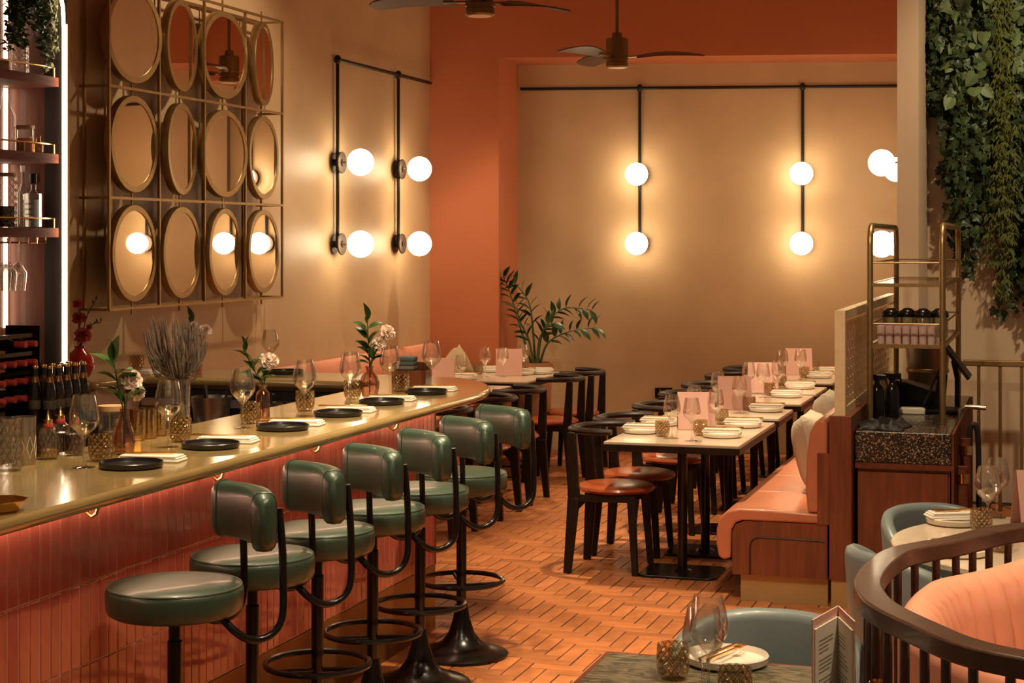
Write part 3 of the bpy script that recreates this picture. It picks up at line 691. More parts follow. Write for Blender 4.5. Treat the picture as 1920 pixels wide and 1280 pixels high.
# ---------------------------------------------------------------- railing before the ivy wall
rg_ = thing('brass_railing', 'brass handrail with upright bars before the ivy wall', 'railing', UV(-0.55, 11.75, 0), -A)
obj('handrail', G().box(0, 3.2, -0.02, 0.02, 0.945, 0.985), M['brass'], rg_, smooth=False, bevel=0.006)
for k in range(14): obj('baluster', G().bc(0.10+0.135*k, 0, 0.472, 0.022, 0.022, 0.945), M['brass'], rg_, smooth=False)

# ---------------------------------------------------------------- ivy
ivy = thing('hanging_ivy', 'dense hanging ivy and fern curtain on the right wall', 'ivy', UV(0, 12.15, 0), -A)
def ivy_leaf(s_=1.0):
    g = G(); o2 = [(0,0.0),(0.30,-0.12),(0.50,0.10),(0.34,0.26),(0.55,0.52),(0.28,0.56),(0.0,1.0),(-0.28,0.56),(-0.55,0.52),(-0.34,0.26),(-0.50,0.10),(-0.30,-0.12)]
    vs_ = [(0,0.02,0.30)] + [(x, 0.10*abs(x)+0.06*math.sin(5*y), y) for x, y in o2]
    g.add([(a*s_, b*s_, -c*s_) for a, b, c in vs_], [(0, i, i % 12+1) for i in range(1, 13)]); return g
def heart_leaf(s_=1.0):
    g = G(); o2 = [(0,0.05),(0.22,-0.08),(0.42,0.06),(0.46,0.32),(0.34,0.62),(0.0,1.0),(-0.34,0.62),(-0.46,0.32),(-0.42,0.06),(-0.22,-0.08)]
    vs_ = [(0,-0.03,0.35)] + [(x, 0.12*abs(x), y) for x, y in o2]
    g.add([(a*s_, b*s_, -c*s_) for a, b, c in vs_], [(0, i, i % 10+1) for i in range(1, 11)]); return g
ig = ivy_leaf(1.0); hg = heart_leaf(1.0)
ime = ig.mesh('leaf', False); ime.materials.append(M['ivy']); hme = hg.mesh('leaf', False); hme.materials.append(M['ivypale'])
# how low the foliage hangs for every v (from the photograph's outline)
def ivy_v(px): 
    ray = (px-960)/F; D = 11.95/(CA+ray*SA); return vu(ray*D, D)[0]
prof_px = [(1724, 60), (1745, 240), (1765, 330), (1785, 420), (1805, 500), (1825, 540), (1845, 420), (1860, 420), (1875, 600), (1888, 590), (1905, 470), (1920, 600), (1960, 520), (2020, 560), (2100, 500)]
def low(px):
    for (a, b), (c_, d) in zip(prof_px, prof_px[1:]):
        if a <= px <= c_: return b + (d-b)*(px-a)/(c_-a)
    return 300
core = G(); rr_ = random.Random(3); singles = []
vines = []
px = 1728
while px < 2110:
    vines.append(px + rr_.uniform(-3, 3)); px += 5.2
for px in vines:
    v0 = ivy_v(px); yb = low(px) + 30 - 190*rr_.random()**1.6
    z_low = H - (yb-HZ)/F*11.8
    z = CEIL - 0.02; off = rr_.uniform(0.04, 0.26); ph = rr_.uniform(0, 6)
    fern = 1864 < px < 1890 or (px > 1790 and rr_.random() < 0.04)
    path = []
    while z > z_low:
        thin = min(1, (z - z_low)/0.5+0.25)
        x = v0 + 0.035*math.sin(2.2*z+ph); y = -off*(0.45+0.55*thin) + 0.02*math.sin(3*z+ph)
        path.append((x, y, z))
        for q in range(2 if not fern else 3):
            s_ = rr_.uniform(0.040, 0.075) if not fern else rr_.uniform(0.035, 0.06)
            lx = x+rr_.uniform(-0.055, 0.055); ly = min(-0.02, y+rr_.uniform(-0.07, 0.05)); lz = z+rr_.uniform(-0.03, 0.03)
            rot = (rr_.uniform(-0.9, 0.5), rr_.uniform(-0.9, 0.9), rr_.uniform(-1.0, 1.0))
            pale = (not fern) and ((1880 < px and z > 2.85 and rr_.random() < 0.55) or (1800 < px < 1835 and z > 2.7 and rr_.random() < 0.5))
            if pale: s_ *= 1.5
            singles.append((ly, lx, lz, s_, rot, 'fern' if fern else ('pale' if pale else 'ivy')))
        z -= 0.036 if not fern else 0.024
    if len(path) > 1: core.tube(path, 0.004, 4)
obj('vine_stems', core, M['stem'], ivy, kind='stuff', smooth=False)
rr_.shuffle(singles)
fernG = G(); ivG = G(); paleG = G(); single_n = 0
from mathutils import Euler
cand = [s for s in singles if s[5] != 'fern' and UV(s[1], 12.15+s[0]).x/UV(s[1], 12.15+s[0]).y*F+960 < 1925 and s[2] < 3.15]
cand.sort(key=lambda s: (s[5] != 'pale', s[0]-s[3]))
chosen = set(id(s) for s in cand[:298])
for s in singles:
    ly, lx, lz, s_, rot, kind = s
    if id(s) in chosen:
        o = obj('leaf', hme if kind == 'pale' else ime, None, ivy, (lx, ly, lz), rot=rot); o.scale = (s_, s_, s_); continue
    Mx = Matrix.Translation((lx, ly, lz)) @ Euler(rot).to_matrix().to_4x4() @ Matrix.Scale(s_, 4)
    if kind == 'fern':
        for q in range(4):
            a = rr_.uniform(-1.4, 1.4); Lq = s_*rr_.uniform(0.6, 1.3)
            fernG.add([(lx,ly,lz),(lx+Lq*0.5*math.sin(a)+0.005,ly-0.01,lz-Lq*0.5),(lx+Lq*math.sin(a)*0.8,ly-0.015+rr_.uniform(-.02,.02),lz-Lq),(lx+Lq*0.5*math.sin(a)-0.005,ly-0.008,lz-Lq*0.5)], [(0,1,2,3)])
    elif kind == 'pale': paleG.add(hg.v, hg.f, Mx)
    else: ivG.add(ig.v, ig.f, Mx)
obj('ivy_leaves', ivG, M['ivymass'], ivy, smooth=False, kind='stuff')
obj('fern_fronds', fernG, M['moss'], ivy, smooth=False, kind='stuff')
if paleG.v: obj('pale_leaves', paleG, M['ivypale'], ivy, smooth=False, kind='stuff')

# ---------------------------------------------------------------- mirror screen on the left wall
ms = thing('mirror_screen', 'brass grid screen of twelve round pivoting mirrors on the left wall', 'mirror', UV(-4.82, 7.94, 1.41), -A)
CW, RH = 0.529, 0.58; FX = 0.17; BX = 0.025
fg = G()
for k in range(5):
    for x in ((FX, BX) if k in (0, 4) else (FX,)): fg.bc(x, k*CW, 1.5*RH, 0.014, 0.014, 3*RH)
for j in range(4):
    for x in ((FX, BX) if j in (0, 3) else (FX,)): fg.bc(x, 2*CW, j*RH, 0.014, 4*CW, 0.014)
    for k in (0, 4): fg.box(0.0, FX, k*CW-0.007, k*CW+0.007, j*RH-0.007, j*RH+0.007)
for k in range(4):
    fg.bc(BX, (k+0.5)*CW, 1.5*RH, 0.014, 0.014, 3*RH)
    for j in range(4): fg.bc(FX-0.018, (k+0.5)*CW, j*RH, 0.008, 0.008, 0.07 if j in (1,2) else 0.07)
obj('frame', fg, M['brass'], ms, smooth=False)
rim = G().lathe([(0.226,-0.022),(0.256,-0.022),(0.258,-0.018),(0.258,0.018),(0.256,0.022),(0.226,0.022),(0.224,0.0),(0.226,-0.022)], 48)
rimM = G(); rimM.add(rim.v, rim.f, Matrix.Rotation(math.pi/2, 4, 'Y')); rme = rimM.mesh('mirror_rim'); rme.materials.append(M['brass'])
dsk = G().lathe([(0,-0.004),(0.226,-0.004),(0.226,0.004),(0,0.004)], 48); dM = G(); dM.add(dsk.v, dsk.f, Matrix.Rotation(math.pi/2, 4, 'Y')); dme = dM.mesh('mirror_glass'); dme.materials.append(M['mirror'])
ratio = {(2,0):1.14,(2,1):0.70,(2,2):1.15,(2,3):0.52,(1,0):0.97,(1,1):0.75,(1,2):1.14,(1,3):0.66,(0,0):0.95,(0,1):0.90,(0,2):0.86,(0,3):0.84}
turn = {(0,0):1.0,(0,2):1.2,(0,3):-0.5,(1,1):2.2,(1,3):-4.4,(0,1):1.0}
for j in range(3):
    for k in range(4):
        p = UV(-4.72, 7.94+(k+0.5)*CW); th = math.atan2(-p.x, p.y)
        s0 = math.sin(A+th); a_ = math.asin(min(0.99, s0*ratio[(j,k)])) - (A+th)
        r = obj('mirror_rim', rme, None, ms, (FX-0.018, (k+0.5)*CW, (j+0.5)*RH), -a_ + math.radians(turn.get((j,k), 0)))
        obj('mirror_glass', dme, None, r, (0.013,0,0))

# ---------------------------------------------------------------- wall lamps (pipe fittings with opal globes)
def lamp(loc, rz, label, zt, zu, zl, grp, shade=0.195):
    """local +y points away from the wall"""
    t = thing('wall_lamp', label, 'wall lamp', loc, rz, grp)
    obj('pipe', G().cyl((0,0.03,zl-0.03),(0,0.03,zt),0.013,n=10), M['iron'], t)
    obj('elbow', G().sph((0,0.03,zt),0.026,0.026,0.034,12,8), M['iron'], t)
    for z in (zu, zl):
        d = obj('disc', G().lathe([(0,-0.006),(0.075,-0.006),(0.078,0),(0.075,0.006),(0,0.006)],28), M['lampdisc'], t, (0,0.062,z), rot=(math.pi/2,0,0))
        obj('clamp', G().cyl((0,0.0,z),(0,0.075,z),0.024,n=14), M['iron'], t)
        obj('backplate', G().lathe([(0,-0.004),(0.07,-0.004),(0.07,0.004),(0,0.004)],28), M['lampdisc'], t, (0,0.006,z), rot=(math.pi/2,0,0))
        obj('spigot', G().cyl((0,0.07,z),(0,0.13,z),0.008,n=10), M['gold'], t)
        obj('globe', G().sph((0,shade+0.008,z),0.094,n=28,m=16), M['globe'], t)
    return t
ZP, ZU, ZL = 3.04, 2.315, 1.742
lamp(UV(-4.82, 11.28, 0), -A-math.pi/2, 'twin globe pipe lamp on left wall beside the mirror screen', ZP, ZU, ZL, 'globe wall lamps')
lamp(UV(-4.82, 12.47, 0), -A-math.pi/2, 'twin globe pipe lamp on left wall next to the terracotta pier', ZP, ZU, ZL, 'globe wall lamps')
ab = math.atan(BS)
lamp((1.075, bw(1.075), 0), math.pi+A*-0.75, 'left twin globe pipe lamp on the tan back wall', ZP, ZU, ZL, 'globe wall lamps')
lamp((2.415, bw(2.415), 0), math.pi+A*-0.75, 'right twin globe pipe lamp on the tan back wall', ZP, ZU, ZL, 'globe wall lamps')
lamp(UV(-0.936, 12.45, 0), -A+math.pi/2, 'twin globe lamp on the right wall peeking past the pillar', ZP, ZU, ZL, 'globe wall lamps')
lamp(UV(-0.936, 13.64, 0), -A+math.pi/2, 'farther globe lamp on the right wall, mostly hidden by pillar', ZP, ZU, ZL, 'globe wall lamps')
tag(obj('conduit_pipe', G().cyl(UV(-4.79,11.28,ZP), UV(-4.79,13.2,ZP), 0.013, n=10), M['iron']), 'black conduit pipe sloping along the top of the left wall lamps', 'pipe')
tag(obj('conduit_pipe', G().cyl((0.07,bw(0.07)-0.03,ZP), (3.2,bw(3.2)-0.03,ZP), 0.013, n=10), M['iron']), 'black conduit pipe running across the back wall above the lamps', 'pipe')
so = thing('wall_socket', 'black double power socket low on the back wall', 'socket', (at(1244,736,14.5).x, bw(1.27)-0.012, at(1244,736,14.5).z), 0)
obj('plate', G().bc(0,0,0,0.145,0.02,0.085), M['black'], so, smooth=False, bevel=0.003)
for s_ in (-1,1): obj('switch', G().bc(s_*0.03,-0.012,0.02,0.018,0.01,0.022), M['steel'], so, smooth=False)

# ---------------------------------------------------------------- ceiling fans
def fan(px, py, D, angs, label, rod=True):
    p = at(px, py, D); t = thing('ceiling_fan', label, 'ceiling fan', p, 0, 'bronze ceiling fans')
    obj('motor', G().lathe([(0,0.0),(0.070,0.0),(0.078,0.008),(0.078,0.035),(0.074,0.038),(0.074,0.046),(0.078,0.049),(0.078,0.065),(0.073,0.07),(0.073,0.078),(0.078,0.082),(0.078,0.20),(0.070,0.205),(0.035,0.207),(0.035,0.24),(0.028,0.247),(0,0.247)],32), M['fanbronze'], t)
    obj('rod', G().cyl((0,0,0.245),(0,0,CEIL-p.z),0.012,n=12), M['fanbronze'], t)
    obj('light_disc', G().lathe([(0,-0.003),(0.06,-0.003),(0.064,0.001),(0,0.001)],28), M['ceramic'], t)
    g = G(); n = 12; vs_ = []
    for i in range(n+1):
        s_ = i/n; x = 0.14+0.47*s_; wd = 0.030+0.045*math.sin(min(1,s_*1.5)*math.pi/2) - (0.035*((s_-0.9)/0.1)**2 if s_ > 0.9 else 0)
        tw = math.radians(20-12*s_); zc = 0.075 + 0.02*math.sin(s_*math.pi)
        for q, (a, b) in enumerate(((-1,0.5),(1,0.5),(1,-0.5),(-1,-0.5))):
            vs_.append((x, a*wd*math.cos(tw), zc + a*wd*math.sin(tw) + b*0.008))
    fs = [(i*4+k, (i+1)*4+k, (i+1)*4+(k+1)%4, i*4+(k+1)%4) for i in range(n) for k in range(4)] + [(0,1,2,3),(n*4+3,n*4+2,n*4+1,n*4)]
    g.add(vs_, fs); me = g.mesh('blade', True, 30); me.materials.append(M['fanblade'])
    br = G().beam((0.06,0,0.074),(0.20,0,0.079),0.05,0.008,0.03,0.008,ax=(0,1,0),ay=(0,0,1)); bme_ = br.mesh('blade_bracket', False); bme_.materials.append(M['fanbronze'])
    for a in angs:
        b = obj('blade', me, None, t, rz=math.radians(a)); obj('blade_bracket', bme_, None, b)
fan(1157, 127, 12.1, (-10, 110, 230), 'bronze ceiling fan hanging before the terracotta beam, whole fan in view')
fan(900, 30, 9.0, (41, 161, 281), 'bronze ceiling fan cut off by the top edge of the photo')

# ---------------------------------------------------------------- glassware and tableware prototypes
def pt(name, cat): return thing(name, 'x', cat)
wg = pt('wine_glass', 'wine glass')
obj('bowl', G().lathe([(0.0045,0.088),(0.010,0.094),(0.022,0.108),(0.038,0.124),(0.0465,0.142),(0.047,0.158),(0.043,0.185),(0.0345,0.225),(0.0335,0.225),(0.042,0.185),(0.0455,0.158),(0.045,0.143),(0.037,0.126),(0.020,0.110),(0.006,0.101),(0,0.100)], 28, rib=0.014, ribk=14), M['clear'], wg)
obj('stem', G().lathe([(0,0.004),(0.034,0.001),(0.035,0.0),(0.0,0.0)],24).lathe([(0.010,0.006),(0.0045,0.016),(0.0035,0.05),(0.0045,0.09),(0.006,0.094)],12), M['clear'], wg)
WG = Proto(wg)
tb = pt('tumbler', 'tumbler')
obj('glass', G().lathe([(0,0),(0.027,0),(0.035,0.010),(0.0395,0.030),(0.040,0.055),(0.0385,0.084),(0.0365,0.084),(0.0375,0.055),(0.037,0.032),(0.032,0.014),(0,0.010)], 28), M['smoke'], tb)
TB = Proto(tb)
bp_ = pt('black_plate', 'plate')
obj('plate', G().lathe([(0,0),(0.088,0),(0.097,0.004),(0.099,0.018),(0.096,0.020),(0.092,0.009),(0.085,0.007),(0,0.007)], 40), M['blackplate'], bp_)
BP = Proto(bp_)
wp = pt('white_plate', 'plate')
obj('plate', G().lathe([(0,0),(0.090,0),(0.102,0.006),(0.105,0.022),(0.102,0.026),(0.096,0.012),(0.085,0.008),(0,0.008)], 36), M['ceramic'], wp)
WP = Proto(wp)
nk = pt('folded_napkin', 'napkin')
gn = G(); 
for k, (w_, z0, z1, off) in enumerate(((0.045,0.0,0.008,0),(0.042,0.0075,0.015,0.002),(0.038,0.0145,0.021,-0.002))): gn.box(-w_+off, w_+off, -0.105+0.004*k, 0.105-0.006*k, z0, z1)
obj('cloth', gn, M['linen'], nk, smooth=True, bevel=0.004, seg=2)
NK = Proto(nk)
kn = pt('brass_cutlery', 'cutlery')
obj('knife', G().beam((-0.010,-0.10,0.003),(-0.010,0.0,0.003),0.008,0.005,0.009,0.005,ax=(1,0,0),ay=(0,0,1)).beam((-0.010,0.0,0.003),(-0.010,0.10,0.003),0.014,0.003,0.006,0.003,ax=(1,0,0),ay=(0,0,1)), M['gold'], kn, smooth=False)
obj('fork', G().beam((0.012,-0.10,0.003),(0.012,0.05,0.003),0.009,0.005,0.006,0.004,ax=(1,0,0),ay=(0,0,1)).bc(0.012,0.06,0.004,0.02,0.02,0.003).bc(0.0045,0.085,0.004,0.003,0.03,0.003).bc(0.012,0.085,0.004,0.003,0.03,0.003).bc(0.0195,0.085,0.004,0.003,0.03,0.003), M['gold'], kn, smooth=False)
KN = Proto(kn)
BZ = 1.065
def onb(px, py, z=BZ):
    x, y = on(px, py, z); return (x, y, z)
O6 = ['nearest the camera', 'second from the camera', 'third from the camera', 'fourth from the camera', 'fifth from the camera', 'farthest from the camera']
for i, (px, py) in enumerate(((246,876),(395,839),(530,805),(634,779),(716,757),(799,738))):
    BP.put(onb(px, py), 0, 'black round plate on the brass bar, ' + O6[i], 'black plates along the bar')
    x, y, z = onb(px, py); v_, u_ = vu(x, y)
    NK.put(UV(v_-0.02, u_+0.165, BZ), -A+math.pi/2+0.1, 'folded white napkin on the brass bar, ' + O6[i], 'white napkins along the bar')
    KN.put(UV(v_-0.05, u_+0.165, BZ+0.0212), -A+math.pi/2+0.25, 'brass knife and fork on the bar napkin ' + O6[i], 'brass cutlery along the bar')
for i, (px, py) in enumerate(((158,876),(316,838),(455,802),(571,780),(657,758),(731,740))):
    WG.put(onb(px, py), 0.3*i, 'clear ribbed wine glass standing on the brass bar, ' + O6[i], 'wine glasses along the bar')
for i, (px, py) in enumerate(((189,864),(338,828),(470,794),(572,770),(661,748),(752,734))):
    TB.put(onb(px, py), 0.2*i, 'smoked patterned tumbler on the brass bar, ' + O6[i], 'smoked tumblers along the bar')
WG.put(onb(809, 727), 0, 'wine glass by the pink menu at the rounded end of the bar', None)
# far counter
WG.put(onb(507, 697), 0, 'lone wine glass standing on the far brass counter', None)
TB.put(onb(256, 695), 0, 'brown tumbler alone on the far brass counter', None)
BP.put(onb(535, 700), 0, 'black plate on the far brass counter', None)
NK.put(onb(286, 700), -A, 'folded white napkin on the far brass counter behind the lavender', None)

# ---------------------------------------------------------------- flowers
def leafmesh(w_=0.36, bend=0.12):
    g = G(); n = 6; vs_ = []
    for i in range(n+1):
        s_ = i/n; wd = w_*math.sin(math.pi*min(1, s_**0.8))*0.5; z = bend*math.sin(s_*math.pi*0.9)
        vs_ += [(-wd, s_, z+wd*0.25), (0, s_, z), (wd, s_, z+wd*0.25)]
    fs = []
    for i in range(n): fs += [(i*3,i*3+1,i*3+4,i*3+3),(i*3+1,i*3+2,i*3+5,i*3+4)]
    return g.add(vs_, fs)
lg_ = leafmesh(0.52); lme = lg_.mesh('leaf'); lme.materials.append(M['leaf'])
zg = leafmesh(0.40, 0.08); zme = zg.mesh('leaf'); zme.materials.append(M['zzleaf'])
def place_leaf(me, parent, base, d, size, roll=0.0):
    d = Vector(d).normalized(); q = d.to_track_quat('Y', 'Z'); R_ = q.to_matrix() @ Matrix.Rotation(roll, 3, 'Y')
    o = obj('leaf', me, None, parent, base); o.rotation_euler = R_.to_euler(); o.scale = (size,)*3; return o
def blossom(rs, R_=0.036, layers=5, seed=1):
    rr2 = random.Random(seed); g = G()
    for l in range(layers):
        n = 5+l; tilt = math.radians(80 - 72*l/(layers-1)); rad = R_*(0.45+0.55*l/(layers-1))
        for k in range(n):
            a = 2*math.pi*(k+0.5*(l % 2))/n + rr2.uniform(-.2,.2); wd = rad*0.62
            d = Vector((math.cos(a)*math.cos(tilt), math.sin(a)*math.cos(tilt), math.sin(tilt))); sd = Vector((-math.sin(a), math.cos(a), 0)); up = d.cross(sd)*-1
            b = Vector((0,0,-0.006*l/ layers*2))
            pts = [b, b+d*rad*0.55-sd*wd*0.5+up*0.004, b+d*rad*0.95-sd*wd*0.35+up*rr2.uniform(-.006,.008), b+d*rad*1.0+up*rr2.uniform(-.006,.008), b+d*rad*0.95+sd*wd*0.35+up*rr2.uniform(-.006,.008), b+d*rad*0.55+sd*wd*0.5+up*0.004]
            g.add(pts, [(0,1,2,3),(0,3,4,5)])
    return g
blo = [blossom(1, seed=s_).mesh('blossom') for s_ in (1,2)]
for b in blo: b.materials.append(M['petal'])
rblo = blossom(1, 0.034, seed=5).mesh('blossom'); rblo.materials.append(M['redpetal'])
def sprig(loc, label, stems, group='blush carnations with greenery in vases', flmat=None):
    t = thing('flower_sprig', label, 'flowers', loc, 0, group)
    for (path, kind) in stems:
        s_ = obj('stem', G().tube(spline(path, 5), 0.0028, 6), M['stem'], t)
        e = Vector(path[-1]); d = (e - Vector(path[-2])).normalized()
        if kind[0] == 'f':
            o = obj('blossom', blo[int(kind[1])] if kind[1] != 'r' else rblo, None, s_, e); dd = Vector(kind[2] if len(kind) > 2 else (0.3,-0.7,0.5)).normalized()
            o.rotation_euler = dd.to_track_quat('Z', 'Y').to_euler(); sc_ = kind[3] if len(kind) > 3 else 1.0; o.scale = (sc_,)*3
        else:
            P_ = spline(path, 5); rr3 = random.Random(int(1000*abs(path[-1][0])+7))
            n = kind[1]; st_ = int(len(P_)*kind[3]) if len(kind) > 3 else int(len(P_)*0.35)
            for i in range(n):
                j = st_ + (len(P_)-1-st_)*i//max(1, n-1); b = P_[min(j, len(P_)-1)]
                sgn = 1 if i % 2 else -1
                dr = Vector((sgn*rr3.uniform(0.5,1.0), rr3.uniform(-0.7,0.3), rr3.uniform(0.1,0.8)))
                if i >= n-2: dr = Vector((sgn*0.25, -0.2, 1))
                place_leaf(lme, s_, b, dr, kind[2]*rr3.uniform(0.95,1.4), rr3.uniform(-0.5,0.5))
    return t
def vase(loc, label, prof, mat='rosevase', liq=None):
    t = thing('bud_vase', label, 'vase', loc, 0)
    obj('body', G().lathe(prof, 28), M[mat], t)
    if liq: obj('water', G().lathe([(0,0.006),(liq[0],0.006),(liq[0]*1.02,liq[1]),(0,liq[1])],24), M[liq[2]], t)
    return t
vt = [(0,0),(0.024,0),(0.033,0.012),(0.037,0.04),(0.032,0.075),(0.018,0.115),(0.013,0.135),(0.015,0.15),(0.0135,0.15),(0.0115,0.135),(0.016,0.114),(0.030,0.074),(0.035,0.04),(0.030,0.014),(0,0.006)]
p1 = onb(233, 851)
vase(p1, 'teardrop brown glass bud vase at the near place setting on the bar', vt)
sprig(p1, 'blush carnation with long green leaves in the near teardrop vase', [
    ([(0,0,0.02),(-0.004,0,0.14),(-0.02,0,0.22),(-0.035,0,0.31)], ('l', 9, 0.075, 0.5)),
    ([(0,0,0.02),(0.004,0,0.15),(0.012,0,0.20),(0.03,-0.01,0.245)], ('f', '0', (0.5,-0.8,0.3), 1.05)),
    ([(0,0,0.02),(0.004,0.004,0.15),(0.015,0.01,0.19),(0.045,0.02,0.20)], ('f', '1', (0.8,-0.5,-0.1), 0.85)),
    ([(0,0,0.02),(0.0,0.004,0.14),(0.0,0.01,0.17),(0.02,0.02,0.185)], ('l', 4, 0.07, 0.6))])
vb = [(0,0),(0.026,0),(0.028,0.01),(0.028,0.10),(0.022,0.115),(0.014,0.122),(0.014,0.135),(0.019,0.142),(0.017,0.142),(0.012,0.134),(0.012,0.121),(0.020,0.112),(0.026,0.098),(0.026,0.012),(0,0.006)]
p2 = onb(493, 789)
vase(p2, 'straight brown bottle vase at the middle of the bar', vb)
sprig(p2, 'blush carnation with dark glossy leaves in the middle bottle vase', [
    ([(0,0,0.02),(-0.004,0,0.13),(-0.03,0,0.19),(-0.07,0,0.27)], ('l', 11, 0.066, 0.45)),
    ([(0,0,0.02),(0.004,0,0.14),(0.005,0,0.19),(0.02,-0.01,0.235)], ('f', '1', (0.3,-0.9,0.3), 1.05)),
    ([(0,0,0.02),(0.004,0,0.14),(0.02,0,0.19),(0.045,-0.01,0.24)], ('f', '0', (0.7,-0.6,0.4), 0.75)),
    ([(0,0,0.02),(0.0,0.004,0.13),(-0.005,0.0,0.16),(0.012,-0.01,0.17)], ('l', 6, 0.062, 0.5))])
vr = [(0,0),(0.024,0),(0.034,0.012),(0.043,0.05),(0.044,0.075),(0.036,0.10),(0.018,0.118),(0.015,0.13),(0.020,0.145),(0.018,0.145),(0.013,0.13),(0.016,0.117),(0.034,0.098),(0.042,0.074),(0.041,0.05),(0.032,0.014),(0,0.006)]
p3 = onb(693, 747)
vase(p3, 'rounded rose-brown vase near the far end of the bar', vr)
sprig(p3, 'two blush carnations with upright green leaves in the rounded vase', [
    ([(0,0,0.02),(0.0,0,0.14),(-0.005,0,0.24),(-0.01,0,0.345)], ('l', 13, 0.064, 0.45)),
    ([(0,0,0.02),(0.006,0,0.14),(0.03,0,0.22),(0.045,-0.01,0.25)], ('f', '0', (0.1,-0.9,0.35), 0.95)),
    ([(0,0,0.02),(0.008,0,0.15),(0.05,0,0.25),(0.085,-0.01,0.30)], ('f', '1', (0.5,-0.6,0.5), 1.1)),
    ([(0,0,0.02),(0.002,0.004,0.13),(0.005,0.0,0.16),(0.015,-0.01,0.18)], ('l', 6, 0.055, 0.5))])
p4 = onb(368, 702)
vase(p4, 'small ribbed rose-brown vase on the far brass counter', [(0,0),(0.030,0),(0.034,0.02),(0.030,0.07),(0.022,0.10),(0.026,0.115),(0.024,0.115),(0.020,0.10),(0.028,0.07),(0.032,0.02),(0,0.006)])
sprig(p4, 'pale carnation sprig leaning right on the far brass counter', [
    ([(0,0,0.02),(0.0,0,0.10),(0.03,0,0.17),(0.05,-0.01,0.235)], ('f', '0', (0.4,-0.7,0.5), 1.1)),
    ([(0,0,0.02),(0.0,0,0.10),(-0.02,0,0.20),(-0.03,-0.01,0.30)], ('l', 5, 0.05, 0.5)),
    ([(0,0,0.02),(0.0,0,0.11),(-0.005,0,0.2),(-0.01,-0.01,0.265)], ('f', '1', (0.2,-0.7,0.6), 0.6))])
p5 = tuple(UV(-4.70, 7.74, BZ))
t = thing('red_vase', 'round glossy red vase on the far brass counter', 'vase', p5)
obj('body', G().lathe([(0,0),(0.035,0),(0.055,0.02),(0.075,0.06),(0.076,0.085),(0.060,0.125),(0.030,0.15),(0.024,0.16),(0.027,0.17),(0.022,0.17),(0.020,0.16),(0.05,0.12),(0.07,0.085),(0,0.02)],32), M['redvase'], t)
sprig(p5, 'red roses and wispy stems in the red vase', [
    ([(0,0,0.10),(0.005,0,0.18),(0.01,0,0.20),(0.02,-0.02,0.225)], ('f', 'r', (0.3,-0.8,0.4), 1.35)),
    ([(0,0,0.10),(-0.01,0,0.19),(-0.005,0,0.27),(-0.002,-0.01,0.315)], ('f', 'r', (0.2,-0.8,0.4), 1.1)),
    ([(0,0,0.10),(0.0,0,0.19),(0.0,0,0.31),(-0.008,-0.01,0.385)], ('f', 'r', (0.2,-0.8,0.4), 0.8)),
    ([(0,0,0.10),(0.01,0,0.2),(0.04,0,0.33),(0.085,-0.01,0.40)], ('l', 6, 0.02, 0.6)),
    ([(0,0,0.10),(0.01,0,0.2),(0.05,0,0.27),(0.11,-0.01,0.29)], ('l', 6, 0.02, 0.6)),
    ([(0,0,0.10),(0.01,0,0.18),(0.03,0,0.25),(0.05,-0.01,0.265)], ('f', 'r', (0.4,-0.8,0.3), 0.5))], group=None)
# lavender bundle in a glass cylinder
p6 = onb(338, 812)
t = thing('cylinder_vase', 'tall clear cylinder vase holding the dried lavender', 'vase', p6)
obj('body', G().lathe([(0,0),(0.034,0),(0.036,0.006),(0.036,0.20),(0.034,0.20),(0.034,0.008),(0,0.008)],28), M['clear'], t)
t = thing('lavender_bundle', 'tall bundle of dried grey lavender standing on the bar', 'dried flowers', p6)
rl_ = random.Random(11); gs = G(); 
for i in range(140):
    a = rl_.uniform(0, 6.283); r0 = rl_.uniform(0, 0.022); r1 = 0.035+0.085*rl_.random()**0.8; hh = rl_.uniform(0.27, 0.43) - 0.25*max(0,r1-0.09)
    lean = -0.025
    pth = [(r0*math.cos(a), r0*math.sin(a), 0.012),(0.6*r0*math.cos(a)-0.004, 0.6*r0*math.sin(a), 0.18),(r1*0.78*math.cos(a)+lean*0.6, r1*0.78*math.sin(a), 0.10+0.62*(hh-0.10)),(r1*math.cos(a)+lean+rl_.uniform(-.012,.012), r1*math.sin(a), hh)]
    P_ = spline(pth, 4)
    if i < 60:
        s_ = obj('stem', G().tube(P_, 0.0013, 4), M['drystem'], t, smooth=False)
        obj('spike', G().tube(P_[-8:], [0.0015,0.003,0.0018,0.004,0.0022,0.0042,0.0028,0.001], 5), M['lavender'], s_, smooth=False)
    else:
        gs.tube(P_, 0.0013, 4); gs.tube(P_[-6:], [0.0012,0.0034,0.0018,0.0042,0.0022,0.001], 5)
obj('inner_stems', gs, M['lavender'], t, smooth=False, kind='stuff')

# ---------------------------------------------------------------- bar tools near the camera
def bottle(name, label, cat, loc, parts, group=None):
    t = thing(name, label, cat, loc, 0, group)
    for nm, prof, mt in parts: obj(nm, G().lathe(prof, 24), M[mt], t)
    return t
bottle('mixing_glass', 'cut crystal mixing glass at the left edge of the bar', 'glass', onb(14, 882), [('glass', [(0,0),(0.040,0),(0.043,0.012),(0.043,0.155),(0.047,0.162),(0.044,0.162),(0.040,0.15),(0.040,0.016),(0,0.014)], 'crystal')])
t = bottle('mixing_tin', 'engraved steel mixing tin beside the crystal mixing glass', 'tin', onb(45, 870), [('body', [(0,0),(0.034,0),(0.036,0.008),(0.037,0.15),(0.035,0.15),(0.034,0.01),(0,0.01)], 'steel')])
for k in range(8):
    a = 2*math.pi*k/8
    obj('engraving', G().tube([(0.0372*math.cos(a+da),0.0372*math.sin(a+da),z) for da, z in ((0,0.02),(0.3,0.055),(0,0.09),(-0.3,0.055))], 0.0012, 4, True), M['ceramic'], t, smooth=False)
